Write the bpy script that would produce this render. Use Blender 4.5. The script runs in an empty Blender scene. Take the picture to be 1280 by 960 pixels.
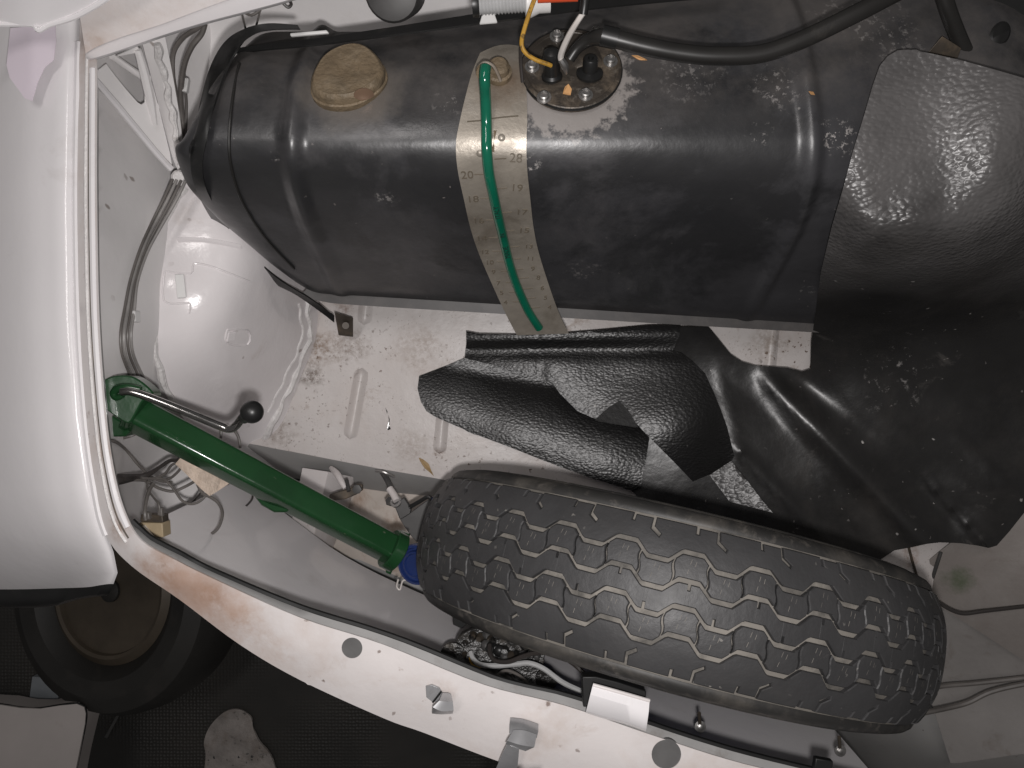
import bpy, bmesh, math, random
import numpy as np
from mathutils import Vector, Matrix
from mathutils.bvhtree import BVHTree
from mathutils.geometry import delaunay_2d_cdt

random.seed(7)
C = bpy.context.scene
COL = C.collection
H = 1.35            # height of the phone above the garage floor
F = 967.0           # focal length in photo pixels (1280 wide)

# ------------------------------------------------------------------ camera, light, exposure
cd = bpy.data.cameras.new('camera')
cam = bpy.data.objects.new('camera', cd)
COL.objects.link(cam)
cam.location = (0, 0, H)
cd.sensor_fit = 'HORIZONTAL'
cd.sensor_width = 36
cd.lens = F / 1280 * 36
cd.clip_start = 0.02
cd.clip_end = 50
C.camera = cam

w = bpy.data.worlds.new('World')
C.world = w
w.use_nodes = True
bg = w.node_tree.nodes['Background']
bg.inputs[0].default_value = (1.0, 0.97, 0.95, 1)
bg.inputs[1].default_value = 0.085

def lamp(name, loc, target, size, power, col, shape='DISK', sy=None):
    d = bpy.data.lights.new(name, 'AREA')
    d.shape = shape
    d.size = size
    if sy: d.size_y = sy
    d.energy = power
    d.color = col
    o = bpy.data.objects.new(name, d)
    COL.objects.link(o)
    o.location = loc
    v = Vector(target) - Vector(loc)
    o.rotation_euler = v.to_track_quat('-Z', 'Y').to_euler()
    return o
lamp('flash_lamp', (0.010, -0.035, H + 0.0), (0.0, 0.0, 0), 0.022, 3.75, (1.0, 0.968, 0.955))
lamp('overhead_fill', (-0.5, 0.5, 2.9), (0, 0.1, 0.6), 0.9, 8.5, (1.0, 0.95, 0.93), 'RECTANGLE', 0.25)  # unseen overhead lamp, added as fill to even out the flash falloff

C.view_settings.view_transform = 'Standard'
C.view_settings.look = 'None'
C.view_settings.exposure = 0.0
C.view_settings.gamma = 1.0
C.render.engine = 'CYCLES'
try:
    C.cycles.use_denoising = True
    C.cycles.max_bounces = 8
except Exception:
    pass

# ------------------------------------------------------------------ placing
def P(px, py, d):
    '''the point of the place that the photograph shows at (px, py), d metres below the phone'''
    return Vector(((px - 640) * d / F, -(py - 480) * d / F, H - d))
FL_STAIN = P(240, 742, 0.60)
GREEN_STAIN = P(1198, 721, 0.93)
TANK_DUST = (P(0, 170, 0.62).y, P(0, 95, 0.60).y)
TANK_BARE = P(712, 88, 0.60)
TANK_CHIPS = [(1046, 172, .607, .016, 1.0), (1010, 345, .765, .018, .9), (1018, 385, .84, .014, .9), (985, 45, .645, .02, .6), (970, 110, .61, .022, .5), (655, 215, .617, .016, 1.0), (650, 160, .605, .014, .8), (480, 250, .644, .012, .45), (345, 195, .61, .006, .5), (860, 95, .614, .03, .35), (1060, 45, .65, .05, .55), (1110, 70, .63, .03, .6), (950, 170, .606, .012, .5), (730, 335, .745, .02, .35), (560, 130, .607, .014, .3)]
TANK_CAP = P(436, 97, 0.60)
FL_ST = [(205, 718, .003, .03, .8, (0.34, 0.20, 0.13)), (300, 775, .002, .03, .7, (0.42, 0.28, 0.2)), (262, 745, .001, .018, .9, (0.22, 0.12, 0.07)), (345, 815, .002, .02, .5, (0.45, 0.32, 0.25)), (555, 862, .001, .014, .6, (0.35, 0.25, 0.19)), (690, 915, .002, .03, .4, (0.45, 0.36, 0.3)), (130, 560, .001, .012, .7, (0.33, 0.21, 0.14)), (112, 60, .002, .02, .7, (0.36, 0.25, 0.18)), (150, 660, .001, .016, .8, (0.30, 0.18, 0.12)), (890, 985, .002, .04, .5, (0.45, 0.36, 0.3))]
BOOT_ST = [(400, 435, .004, .030, .9, (0.17, 0.10, 0.055)), (388, 470, .002, .020, .9, (0.10, 0.07, 0.05)), (440, 432, .004, .026, .7, (0.16, 0.11, 0.08)), (525, 435, .004, .040, .7, (0.20, 0.14, 0.10)), (430, 388, .002, .018, .6, (0.22, 0.14, 0.11)),
           (350, 540, .002, .024, .7, (0.20, 0.15, 0.12)), (515, 560, .002, .028, .6, (0.24, 0.18, 0.14)), (549, 566, .001, .010, .9, (0.14, 0.08, 0.05)), (449, 468, .001, .008, .9, (0.12, 0.08, 0.06)), (960, 430, .004, .03, .6, (0.2, 0.15, 0.11)), (1142, 700, .002, .018, .95, (0.20, 0.10, 0.05))]
MAT_SCUFF = P(1128, 475, 0.83)

# ------------------------------------------------------------------ materials
def mat(name, col, rough=0.5, metal=0.0, var=0.0, vscale=8.0, dirt=(), specks=(), bump=None, bump2=None,
        coat=0.0, rvar=0.0, trans=0.0, spec=None, extra=None):
    """dirt: (scale, lo, hi, colour, strength); specks: (scale, radius, colour, density); bump: (kind, scale, strength, dist)"""
    m = bpy.data.materials.new(name)
    m.use_nodes = True
    nt = m.node_tree
    N = nt.nodes
    L = nt.links
    b = N['Principled BSDF']
    tc = N.new('ShaderNodeNewGeometry')
    co = tc.outputs['Position']
    b.inputs['Roughness'].default_value = rough
    b.inputs['Metallic'].default_value = metal
    if coat: b.inputs['Coat Weight'].default_value = coat
    if trans: b.inputs['Transmission Weight'].default_value = trans
    if spec is not None: b.inputs['Specular IOR Level'].default_value = spec
    cur = None
    def rgb(c):
        n = N.new('ShaderNodeRGB'); n.outputs[0].default_value = (*c, 1); return n.outputs[0]
    cur = rgb(col)
    def mix(fac, a, c, mode='MIX'):
        n = N.new('ShaderNodeMix'); n.data_type = 'RGBA'; n.blend_type = mode
        if isinstance(fac, float): n.inputs[0].default_value = fac
        else: L.new(fac, n.inputs[0])
        L.new(a, n.inputs[6]); L.new(c, n.inputs[7])
        return n.outputs[2]
    def noise(scale, det=5, rough_=0.6, dist=0.0):
        n = N.new('ShaderNodeTexNoise'); n.inputs['Scale'].default_value = scale
        n.inputs['Detail'].default_value = det; n.inputs['Roughness'].default_value = rough_
        n.inputs['Distortion'].default_value = dist
        L.new(co, n.inputs['Vector']); return n.outputs['Fac']
    def ramp(x, lo, hi):
        n = N.new('ShaderNodeMapRange'); n.clamp = True
        n.inputs[1].default_value = lo; n.inputs[2].default_value = hi
        L.new(x, n.inputs[0]); return n.outputs[0]
    def mul(a, k):
        n = N.new('ShaderNodeMath'); n.operation = 'MULTIPLY'
        L.new(a, n.inputs[0])
        if isinstance(k, (int, float)): n.inputs[1].default_value = k
        else: L.new(k, n.inputs[1])
        return n.outputs[0]
    if var:
        f = ramp(noise(vscale, 6), 0.3, 0.7)
        cur = mix(f, rgb(tuple(c * (1 - var) for c in col)), rgb(tuple(min(1, c * (1 + var)) for c in col)))
    for (sc, lo, hi, dc, st) in dirt:
        f = mul(ramp(noise(sc, 8, 0.68, 0.4), lo, hi), st)
        cur = mix(f, cur, rgb(dc))
    for (sc, rad, dc, dens) in specks:
        v = N.new('ShaderNodeTexVoronoi'); v.inputs['Scale'].default_value = sc
        mp = N.new('ShaderNodeMixRGB'); mp.blend_type = 'ADD'; mp.inputs[0].default_value = 0.006
        nn = N.new('ShaderNodeTexNoise'); nn.inputs['Scale'].default_value = sc * 2.5; L.new(co, nn.inputs['Vector'])
        L.new(co, mp.inputs[1]); L.new(nn.outputs['Color'], mp.inputs[2])
        L.new(mp.outputs[0], v.inputs['Vector'])
        inside = ramp(v.outputs['Distance'], rad, rad * 0.6)
        sep = N.new('ShaderNodeSeparateColor'); L.new(v.outputs['Color'], sep.inputs[0])
        pick = ramp(sep.outputs[0], 1 - dens, 1 - dens + 0.02)
        clus = ramp(noise(sc / 9, 3), 0.45, 0.62)
        cur = mix(mul(mul(inside, pick), clus), cur, rgb(dc))
    if extra:
        cur = extra(N, L, co, cur, mix, noise, ramp, mul, rgb)
    L.new(cur, b.inputs['Base Color'])
    if rvar:
        f = noise(vscale * 3 + 5, 6)
        n = N.new('ShaderNodeMapRange'); n.inputs[1].default_value = 0.3; n.inputs[2].default_value = 0.7
        n.inputs[3].default_value = max(0.02, rough - rvar); n.inputs[4].default_value = min(1, rough + rvar)
        L.new(f, n.inputs[0]); L.new(n.outputs[0], b.inputs['Roughness'])
    prev = None
    for bp in (bump, bump2):
        if not bp: continue
        kind, sc, st, dist = bp[:4]
        if kind == 'noise':
            h = noise(sc, 5, 0.6)
        elif kind == 'leather':
            mp = N.new('ShaderNodeMapping'); mp.inputs['Rotation'].default_value = (0.3, 0.1, 0.5)
            mp.inputs['Scale'].default_value = (0.8, 1.25, 1.0)
            L.new(co, mp.inputs['Vector'])
            mm = N.new('ShaderNodeMixRGB'); mm.blend_type = 'ADD'; mm.inputs[0].default_value = 0.003
            nn = N.new('ShaderNodeTexNoise'); nn.inputs['Scale'].default_value = sc * 0.5; L.new(co, nn.inputs['Vector'])
            L.new(mp.outputs[0], mm.inputs[1]); L.new(nn.outputs['Color'], mm.inputs[2])
            v = N.new('ShaderNodeTexVoronoi'); v.feature = 'SMOOTH_F1'; v.inputs['Scale'].default_value = sc
            v.inputs['Smoothness'].default_value = 0.35
            L.new(mm.outputs[0], v.inputs['Vector'])
            h = ramp(v.outputs['Distance'], 0.75, 0.1)
        elif kind == 'cells':
            v = N.new('ShaderNodeTexVoronoi'); v.feature = 'F1'; v.inputs['Scale'].default_value = sc
            v.inputs['Randomness'].default_value = 0.25
            L.new(co, v.inputs['Vector']); h = v.outputs['Distance']
        n = N.new('ShaderNodeBump'); n.inputs['Strength'].default_value = st
        if len(bp) > 4: L.new(mul(bp[4](N, L, co, ramp), st), n.inputs['Strength'])
        n.inputs['Distance'].default_value = dist
        L.new(h, n.inputs['Height'])
        if prev: L.new(prev, n.inputs['Normal'])
        prev = n.outputs[0]
    if prev: L.new(prev, b.inputs['Normal'])
    return m

def ramp_noise(N, L, co, sc):
    n = N.new('ShaderNodeTexNoise'); n.inputs['Scale'].default_value = sc; L.new(co, n.inputs['Vector'])
    return n.outputs['Fac']

def blob(N, L, co, mul, ramp, noise, centre, r0, r1, namp=0.02, nscale=60):
    """noisy round mask about a point of the place"""
    d = N.new('ShaderNodeVectorMath'); d.operation = 'DISTANCE'
    L.new(co, d.inputs[0]); d.inputs[1].default_value = centre
    a = N.new('ShaderNodeMath'); a.operation = 'MULTIPLY_ADD'
    L.new(noise(nscale, 6, 0.7), a.inputs[0]); a.inputs[1].default_value = -namp * 2; 
    L.new(d.outputs['Value'], a.inputs[2])
    s = N.new('ShaderNodeMath'); s.operation = 'ADD'; L.new(a.outputs[0], s.inputs[0]); s.inputs[1].default_value = namp
    return ramp(s.outputs[0], r1, r0)

RUST = (0.16, 0.075, 0.035)
BROWN = (0.13, 0.095, 0.07)
M = {}
M['paint'] = mat('white_body_paint', (0.80, 0.775, 0.785), 0.22, var=0.04, vscale=4, coat=0.3,
                 dirt=((14, 0.60, 0.8, (0.42, 0.37, 0.34), 0.35),), bump=('noise', 18, 0.05, 0.01))
M['wing'] = mat('grey_white_inner_paint', (0.80, 0.775, 0.77), 0.42, var=0.05, vscale=6,
                dirt=((9, 0.55, 0.8, (0.5, 0.46, 0.44), 0.5),), specks=((60, 0.2, (0.2, 0.15, 0.12), 0.08),), bump=('noise', 30, 0.06, 0.01))
M['arch'] = mat('white_arch_paint', (0.80, 0.76, 0.765), 0.2, var=0.05, vscale=7, coat=0.25,
                dirt=((16, 0.62, 0.8, (0.46, 0.38, 0.32), 0.5),), specks=((70, 0.22, (0.16, 0.1, 0.07), 0.07),), bump=('noise', 22, 0.10, 0.012))
def boot_stains(N, L, co, cur, mix, noise, ramp, mul, rgb):
    # grime gathered along the arch seam, round the strap foot and below the scale; rust specks in it
    for (x, y, r0, r1, st, c) in BOOT_ST:
        f = mul(blob(N, L, co, mul, ramp, noise, P(x, y, .92), r0, r1, r1 * 0.9, 70), ramp(noise(160, 6, 0.75), 0.40, 0.58))
        cur = mix(mul(f, st), cur, rgb(c))
    f = ramp(noise(5, 4), 0.42, 0.62)
    return mix(mul(f, 0.28), cur, rgb((0.46, 0.40, 0.37)))
M['boot'] = mat('dirty_white_floor_paint', (0.56, 0.525, 0.51), 0.38, var=0.06, vscale=9,
                dirt=((11, 0.5, 0.75, (0.47, 0.40, 0.36), 0.6), (24, 0.62, 0.74, (0.20, 0.12, 0.07), 0.75)),
                specks=((150, 0.3, (0.10, 0.06, 0.04), 0.35), (320, 0.3, (0.12, 0.08, 0.05), 0.4), (60, 0.14, (0.05, 0.035, 0.03), 0.25)),
                bump=('noise', 45, 0.08, 0.01), extra=boot_stains)
def flange_stains(N, L, co, cur, mix, noise, ramp, mul, rgb):
    for (x, y, r0, r1, st, c) in FL_ST:
        f = mul(blob(N, L, co, mul, ramp, noise, P(x, y, .605), r0, r1, r1 * 0.7, 50), ramp(noise(60, 7, 0.7), 0.34, 0.6))
        cur = mix(mul(f, st), cur, rgb(c))
    return mix(mul(blob(N, L, co, mul, ramp, noise, FL_STAIN, 0.012, 0.06, 0.035, 45), 0.75), cur, rgb((0.40, 0.25, 0.18)))
M['flange'] = mat('primered_flange_paint', (0.66, 0.62, 0.61), 0.45, var=0.05, vscale=9,
                  dirt=((13, 0.5, 0.75, (0.54, 0.46, 0.42), 0.7), (22, 0.6, 0.74, (0.42, 0.34, 0.29), 0.5), (55, 0.65, 0.74, (0.22, 0.14, 0.1), 0.6)),
                  specks=((90, 0.2, (0.15, 0.1, 0.08), 0.18),), bump=('noise', 40, 0.08, 0.008), extra=flange_stains)
M['edge'] = mat('thin_grey_lip_paint', (0.36, 0.355, 0.35), 0.45, var=0.1, vscale=30, dirt=((40, 0.55, 0.7, (0.2, 0.17, 0.15), 0.5),))
M['nose'] = mat('grey_nose_paint', (0.33, 0.325, 0.32), 0.5, var=0.07, vscale=5,
                dirt=((6, 0.5, 0.8, (0.36, 0.34, 0.32), 0.5), (20, 0.6, 0.8, (0.19, 0.17, 0.15), 0.4)), specks=((80, 0.16, (0.1, 0.08, 0.07), 0.08),), bump=('noise', 14, 0.06, 0.012))
M['beige'] = mat('stained_beige_paint', (0.52, 0.46, 0.41), 0.5, var=0.1, vscale=16, dirt=((16, 0.52, 0.68, (0.24, 0.13, 0.07), 0.7),))
M['sealer'] = mat('lumpy_white_sealer', (0.72, 0.695, 0.685), 0.3, var=0.08, vscale=40, dirt=((60, 0.6, 0.75, (0.3, 0.25, 0.2), 0.5),), bump=('noise', 150, 0.5, 0.006))
M['brownwing'] = mat('brown_grey_primer', (0.235, 0.21, 0.195), 0.6, var=0.15, vscale=7,
                     dirt=((9, 0.48, 0.7, (0.32, 0.30, 0.285), 0.6), (22, 0.6, 0.75, (0.14, 0.11, 0.09), 0.6)), specks=((70, 0.2, (0.3, 0.28, 0.25), 0.1),), bump=('noise', 20, 0.15, 0.01),
                     extra=lambda N, L, co, cur, mix, noise, ramp, mul, rgb: mix(mul(blob(N, L, co, mul, ramp, noise, GREEN_STAIN, 0.004, 0.022, 0.018, 70), 0.7), cur, rgb((0.05, 0.085, 0.03))))
def tank_extra(N, L, co, cur, mix, noise, ramp, mul, rgb):
    # dusty brown film towards the back of the tank, flaked bare steel round the sender and the scale
    sep = N.new('ShaderNodeSeparateXYZ'); L.new(co, sep.inputs[0])
    f = mul(ramp(sep.outputs[1], TANK_DUST[0], TANK_DUST[1]), ramp(noise(14, 8, 0.7), 0.36, 0.62))
    cur = mix(mul(f, 0.85), cur, rgb((0.10, 0.091, 0.086)))
    for (x, y, d, r1, st) in TANK_CHIPS:
        f = mul(blob(N, L, co, mul, ramp, noise, P(x, y, d), 0.0, r1, r1 * 0.8, 60), ramp(noise(190, 6, 0.7), 0.55, 0.60))
        cur = mix(mul(f, st), cur, rgb((0.50, 0.47, 0.45)))
    f = blob(N, L, co, mul, ramp, noise, TANK_BARE, 0.046, 0.054, 0.03, 110)
    cur = mix(mul(f, 0.8), cur, rgb((0.30, 0.275, 0.26)))
    f = blob(N, L, co, mul, ramp, noise, TANK_CAP, 0.030, 0.046, 0.014, 60)
    cur = mix(mul(f, 0.55), cur, rgb((0.16, 0.14, 0.12)))
    for sc, lo in ((22, 0.735), (60, 0.72)):
        f = ramp(noise(sc, 10, 0.75), lo, lo + 0.03)
        cur = mix(mul(f, 0.8), cur, rgb((0.36, 0.33, 0.31)))
    return cur
M['dustyblack'] = mat('dusty_black_steel', (0.055, 0.051, 0.05), 0.5, var=0.25, vscale=30, dirt=((25, 0.5, 0.7, (0.1, 0.09, 0.085), 0.6),))
M['brass'] = mat('tarnished_brass', (0.185, 0.137, 0.085), 0.6, 0.1, var=0.2, vscale=30, dirt=((30, 0.45, 0.7, (0.10, 0.08, 0.055), 0.8), (60, 0.55, 0.68, (0.24, 0.19, 0.13), 0.5)), bump=('noise', 45, 0.7, 0.008), rvar=0.1)
M['copper'] = mat('worn_copper', (0.34, 0.22, 0.15), 0.35, 0.5)
M['tin'] = mat('tarnished_tin', (0.335, 0.30, 0.255), 0.42, 0.4, var=0.14, vscale=22, dirt=((18, 0.5, 0.75, (0.15, 0.125, 0.095), 0.7), (45, 0.56, 0.66, (0.37, 0.34, 0.30), 0.5), (80, 0.66, 0.74, (0.12, 0.09, 0.06), 0.6)), bump=('noise', 60, 0.18, 0.005), rvar=0.1,
               extra=lambda N, L, co, cur, mix, noise, ramp, mul, rgb: mix(mul(blob(N, L, co, mul, ramp, noise, P(628, 95, .6), 0.004, 0.03, 0.02, 60), 0.75), cur, rgb((0.17, 0.115, 0.075))))
M['engrave'] = mat('dark_stamped_metal', (0.12, 0.10, 0.075), 0.6)
M['greentube'] = mat('green_tube', (0.005, 0.115, 0.066), 0.14, coat=0.4, var=0.15, vscale=30, spec=0.6)
M['ink'] = mat('dark_ink', (0.004, 0.02, 0.015), 0.6)
M['black'] = mat('black_plastic', (0.012, 0.012, 0.012), 0.38, var=0.2, vscale=30, dirt=((40, 0.62, 0.8, (0.09, 0.08, 0.07), 0.4),))
M['hose'] = mat('black_hose_rubber', (0.018, 0.017, 0.016), 0.38, var=0.2, vscale=25, dirt=((30, 0.58, 0.75, (0.075, 0.068, 0.06), 0.4),))
M['wire'] = mat('dull_grey_cable', (0.13, 0.118, 0.11), 0.45, var=0.25, vscale=40)
M['palewire'] = mat('pale_grey_cable', (0.27, 0.255, 0.245), 0.45, var=0.25, vscale=40)
M['darkwire'] = mat('dark_cable', (0.035, 0.03, 0.028), 0.45)
M['yellow'] = mat('dirty_yellow_insulation', (0.40, 0.22, 0.03), 0.45, var=0.3, vscale=90, dirt=((150, 0.52, 0.6, (0.05, 0.035, 0.02), 0.8),))
M['whiteins'] = mat('white_insulation', (0.62, 0.58, 0.55), 0.4, var=0.1, vscale=60)
M['orange'] = mat('orange_red_plastic', (0.65, 0.09, 0.03), 0.4)
M['flake'] = mat('orange_flake', (0.60, 0.33, 0.14), 0.6)
M['whiteplastic'] = mat('white_plastic', (0.70, 0.69, 0.68), 0.4, var=0.05, vscale=40, dirt=((30, 0.6, 0.75, (0.35, 0.3, 0.26), 0.5),))
M['clear'] = mat('ribbed_grey_plastic', (0.42, 0.42, 0.42), 0.25, var=0.1, vscale=40)
M['gasket'] = mat('grimy_sender_plate', (0.055, 0.046, 0.038), 0.45, 0.3, var=0.3, vscale=40, dirt=((35, 0.5, 0.68, (0.21, 0.165, 0.12), 0.8), (90, 0.56, 0.72, (0.3, 0.27, 0.23), 0.6)), bump=('noise', 90, 0.3, 0.004))
M['steel'] = mat('dull_steel', (0.42, 0.41, 0.40), 0.35, 0.9, var=0.15, vscale=60)
M['chrome'] = mat('worn_chrome', (0.45, 0.44, 0.43), 0.16, 1.0, dirt=((60, 0.55, 0.75, (0.12, 0.10, 0.09), 0.6),))
M['tab'] = mat('bent_bare_steel', (0.40, 0.40, 0.41), 0.30, 0.5, var=0.2, vscale=30, dirt=((50, 0.55, 0.75, (0.2, 0.18, 0.17), 0.5),))
M['mat'] = mat('black_vinyl_underside', (0.012, 0.0116, 0.0114), 0.46, var=0.25, vscale=12, rvar=0.07,
               dirt=((8, 0.53, 0.75, (0.035, 0.031, 0.028), 0.6), (38, 0.69, 0.78, (0.12, 0.11, 0.10), 0.45)),
               specks=((55, 0.10, (0.5, 0.48, 0.46), 0.35), (120, 0.16, (0.28, 0.26, 0.25), 0.12)),
               bump=('noise', 160, 0.10, 0.003), bump2=('noise', 20, 0.12, 0.01),
               extra=lambda N, L, co, cur, mix, noise, ramp, mul, rgb: mix(mul(blob(N, L, co, mul, ramp, noise, MAT_SCUFF, 0.0, 0.045, 0.05, 55), ramp(noise(75, 8, 0.72), 0.56, 0.64)), cur, rgb((0.42, 0.40, 0.39))))
def worn_mask(N, L, co, ramp):
    '''the part of the big mat that lies over the tank: worn grey and grained'''
    sep = N.new('ShaderNodeSeparateXYZ'); L.new(co, sep.inputs[0])
    a = N.new('ShaderNodeMath'); a.operation = 'MULTIPLY_ADD'
    nn = N.new('ShaderNodeTexNoise'); nn.inputs['Scale'].default_value = 12; L.new(co, nn.inputs['Vector'])
    L.new(nn.outputs['Fac'], a.inputs[0]); a.inputs[1].default_value = 0.03; L.new(sep.outputs[1], a.inputs[2])
    return ramp(a.outputs[0], 0.096, 0.128)
M['bigmat'] = mat('black_vinyl_sheet', (0.020, 0.0193, 0.019), 0.33, var=0.25, vscale=12, rvar=0.06,
                  dirt=((8, 0.5, 0.72, (0.045, 0.041, 0.038), 0.7), (30, 0.62, 0.72, (0.10, 0.092, 0.086), 0.5), (65, 0.68, 0.74, (0.22, 0.205, 0.20), 0.6)),
                  specks=((55, 0.10, (0.5, 0.48, 0.46), 0.3), (120, 0.16, (0.28, 0.26, 0.25), 0.14)),
                  bump=('leather', 250, 0.55, 0.0010, worn_mask), bump2=('noise', 22, 0.11, 0.009),
                  extra=lambda N, L, co, cur, mix, noise, ramp, mul, rgb: mix(mul(blob(N, L, co, mul, ramp, noise, MAT_SCUFF, 0.0, 0.045, 0.05, 55), ramp(noise(75, 8, 0.72), 0.56, 0.64)), mix(mul(worn_mask(N, L, co, ramp), ramp(noise(10, 6), 0.15, 0.75)), cur, rgb((0.15, 0.143, 0.142))), rgb((0.42, 0.40, 0.39))))
M['leather'] = mat('grained_black_vinyl', (0.0095, 0.0092, 0.0092), 0.36, var=0.2, vscale=10, specks=((50, 0.08, (0.5, 0.48, 0.46), 0.25),),
                   bump=('leather', 330, 0.30, 0.0008), bump2=('noise', 18, 0.15, 0.008))
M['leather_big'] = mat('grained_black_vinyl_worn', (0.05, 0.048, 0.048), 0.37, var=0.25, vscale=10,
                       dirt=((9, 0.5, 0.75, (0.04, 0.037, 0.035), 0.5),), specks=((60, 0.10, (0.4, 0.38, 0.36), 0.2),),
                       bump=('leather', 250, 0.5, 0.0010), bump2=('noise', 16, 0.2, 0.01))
M['rubber'] = mat('worn_tyre_rubber', (0.041, 0.0403, 0.0415), 0.54, var=0.18, vscale=14, rvar=0.07,
                  dirt=((16, 0.5, 0.78, (0.052, 0.05, 0.049), 0.55), (70, 0.66, 0.76, (0.15, 0.14, 0.13), 0.5)),
                  bump=('noise', 120, 0.2, 0.003), specks=((120, 0.16, (0.2, 0.19, 0.175), 0.2), (60, 0.1, (0.3, 0.28, 0.26), 0.12)))
M['groove'] = mat('dusty_groove_rubber', (0.20, 0.184, 0.163), 0.8, var=0.3, vscale=22, dirt=((24, 0.46, 0.66, (0.04, 0.038, 0.035), 0.85),))
M['sidewall'] = mat('tyre_sidewall_rubber', (0.024, 0.023, 0.022), 0.55, var=0.2, vscale=16, dirt=((18, 0.48, 0.7, (0.10, 0.09, 0.078), 0.7), (60, 0.55, 0.68, (0.14, 0.125, 0.11), 0.5)), bump=('noise', 90, 0.1, 0.003))
M['blue'] = mat('blue_plastic', (0.016, 0.034, 0.135), 0.3, coat=0.2, var=0.15, vscale=30)
M['green'] = mat('green_enamel', (0.012, 0.052, 0.018), 0.2, coat=0.35, var=0.12, vscale=20, dirt=((18, 0.55, 0.75, (0.010, 0.032, 0.014), 0.6), (45, 0.66, 0.70, (0.07, 0.085, 0.06), 0.5), (12, 0.62, 0.8, (0.03, 0.05, 0.03), 0.5)),
                 specks=((120, 0.14, (0.10, 0.12, 0.08), 0.2),), bump=('noise', 60, 0.08, 0.004))
M['connector'] = mat('yellowed_nylon', (0.42, 0.33, 0.21), 0.5, var=0.15, vscale=50)
M['tape'] = mat('old_masking_tape', (0.54, 0.44, 0.36), 0.6, var=0.25, vscale=60, bump=('noise', 90, 0.7, 0.006), dirt=((40, 0.55, 0.7, (0.36, 0.25, 0.17), 0.6),))
M['rustplate'] = mat('rusty_dark_steel', (0.075, 0.062, 0.05), 0.5, 0.4, var=0.3, vscale=40, dirt=((40, 0.5, 0.7, (0.2, 0.15, 0.1), 0.6),))
M['darksteel'] = mat('dark_grey_steel', (0.075, 0.073, 0.072), 0.5, 0.3, var=0.2, vscale=30, dirt=((40, 0.58, 0.72, (0.18, 0.16, 0.14), 0.5),))
M['horn'] = mat('grimy_black_enamel', (0.02, 0.019, 0.018), 0.32, var=0.3, vscale=30, dirt=((38, 0.55, 0.7, (0.16, 0.14, 0.12), 0.7),), bump=('noise', 60, 0.5, 0.008))
M['nosebrown'] = mat('dirty_grey_primer', (0.25, 0.235, 0.225), 0.6, var=0.12, vscale=7, dirt=((9, 0.5, 0.72, (0.33, 0.31, 0.30), 0.5), (24, 0.58, 0.74, (0.13, 0.10, 0.08), 0.6)), specks=((70, 0.2, (0.1, 0.08, 0.06), 0.12),), bump=('noise', 20, 0.12, 0.01))
M['darktyre'] = mat('old_dark_tyre', (0.014, 0.013, 0.0115), 0.6, var=0.3, vscale=12, dirt=((14, 0.55, 0.75, (0.035, 0.03, 0.026), 0.6),))
M['blackband'] = mat('dark_strap_steel', (0.011, 0.011, 0.011), 0.42, var=0.3, vscale=30, dirt=((30, 0.58, 0.75, (0.05, 0.046, 0.042), 0.5),))
M['seal'] = mat('black_rubber_seal', (0.008, 0.008, 0.008), 0.5)
M['hole'] = mat('grey_cup_paint', (0.10, 0.098, 0.097), 0.6, var=0.2, vscale=40)
M['floor'] = mat('black_rubber_matting', (0.017, 0.0155, 0.0135), 0.6, var=0.4, vscale=5, dirt=((5, 0.5, 0.75, (0.03, 0.026, 0.022), 0.6), (60, 0.70, 0.76, (0.07, 0.06, 0.05), 0.4)), bump=('cells', 170, 0.6, 0.004, lambda N, L, co, ramp: ramp(ramp_noise(N, L, co, 4.5), 0.42, 0.62)))
M['concrete'] = mat('stained_concrete', (0.235, 0.212, 0.198), 0.8, var=0.3, vscale=25, dirt=((30, 0.5, 0.7, (0.15, 0.12, 0.10), 0.7), (70, 0.6, 0.68, (0.05, 0.045, 0.04), 0.8)), specks=((90, 0.25, (0.03, 0.03, 0.03), 0.4),), bump=('noise', 60, 0.5, 0.01))
M['cushion'] = mat('grey_white_vinyl', (0.40, 0.365, 0.35), 0.5, var=0.06, vscale=12, dirt=((20, 0.6, 0.8, (0.3, 0.26, 0.24), 0.5),))
M['bluegrey'] = mat('blue_grey_board', (0.19, 0.205, 0.22), 0.6, var=0.1, vscale=20)
M['film'] = mat('pale_lilac_light_patch', (0.74, 0.66, 0.73), 0.35)  # colour of the light patch painted on the fender
M['rimgrey'] = mat('dirty_wheel_steel', (0.016, 0.0145, 0.0125), 0.5, 0.3, var=0.3, vscale=16, dirt=((20, 0.5, 0.75, (0.036, 0.030, 0.024), 0.6),))
M['rimedge'] = mat('tan_wheel_rim', (0.075, 0.06, 0.044), 0.5, 0.3, var=0.2, vscale=20)
M['leaf'] = mat('dry_leaf', (0.30, 0.20, 0.09), 0.6, var=0.3, vscale=90)
M['foil'] = mat('bright_foil', (0.8, 0.8, 0.8), 0.2, 1.0)

# ------------------------------------------------------------------ mesh helpers
def root_loc(o):
    v = Vector((0, 0, 0))
    while o is not None:
        v += o.location
        o = o.parent
    return v

def tag(o, label=None, cat=None, group=None, kind=None):
    if label: o['label'] = label
    if cat: o['category'] = cat
    if group: o['group'] = group
    if kind: o['kind'] = kind
    return o

def empty(name, loc, label, cat, group=None):
    o = bpy.data.objects.new(name, None)
    o.empty_display_size = 0.02
    COL.objects.link(o)
    o.location = loc
    return tag(o, label, cat, group)

def crisp(o):
    '''keep the cut edge of a sheet from shading over its face'''
    e = o.modifiers.new('split', 'EDGE_SPLIT'); e.split_angle = math.radians(50)

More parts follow.
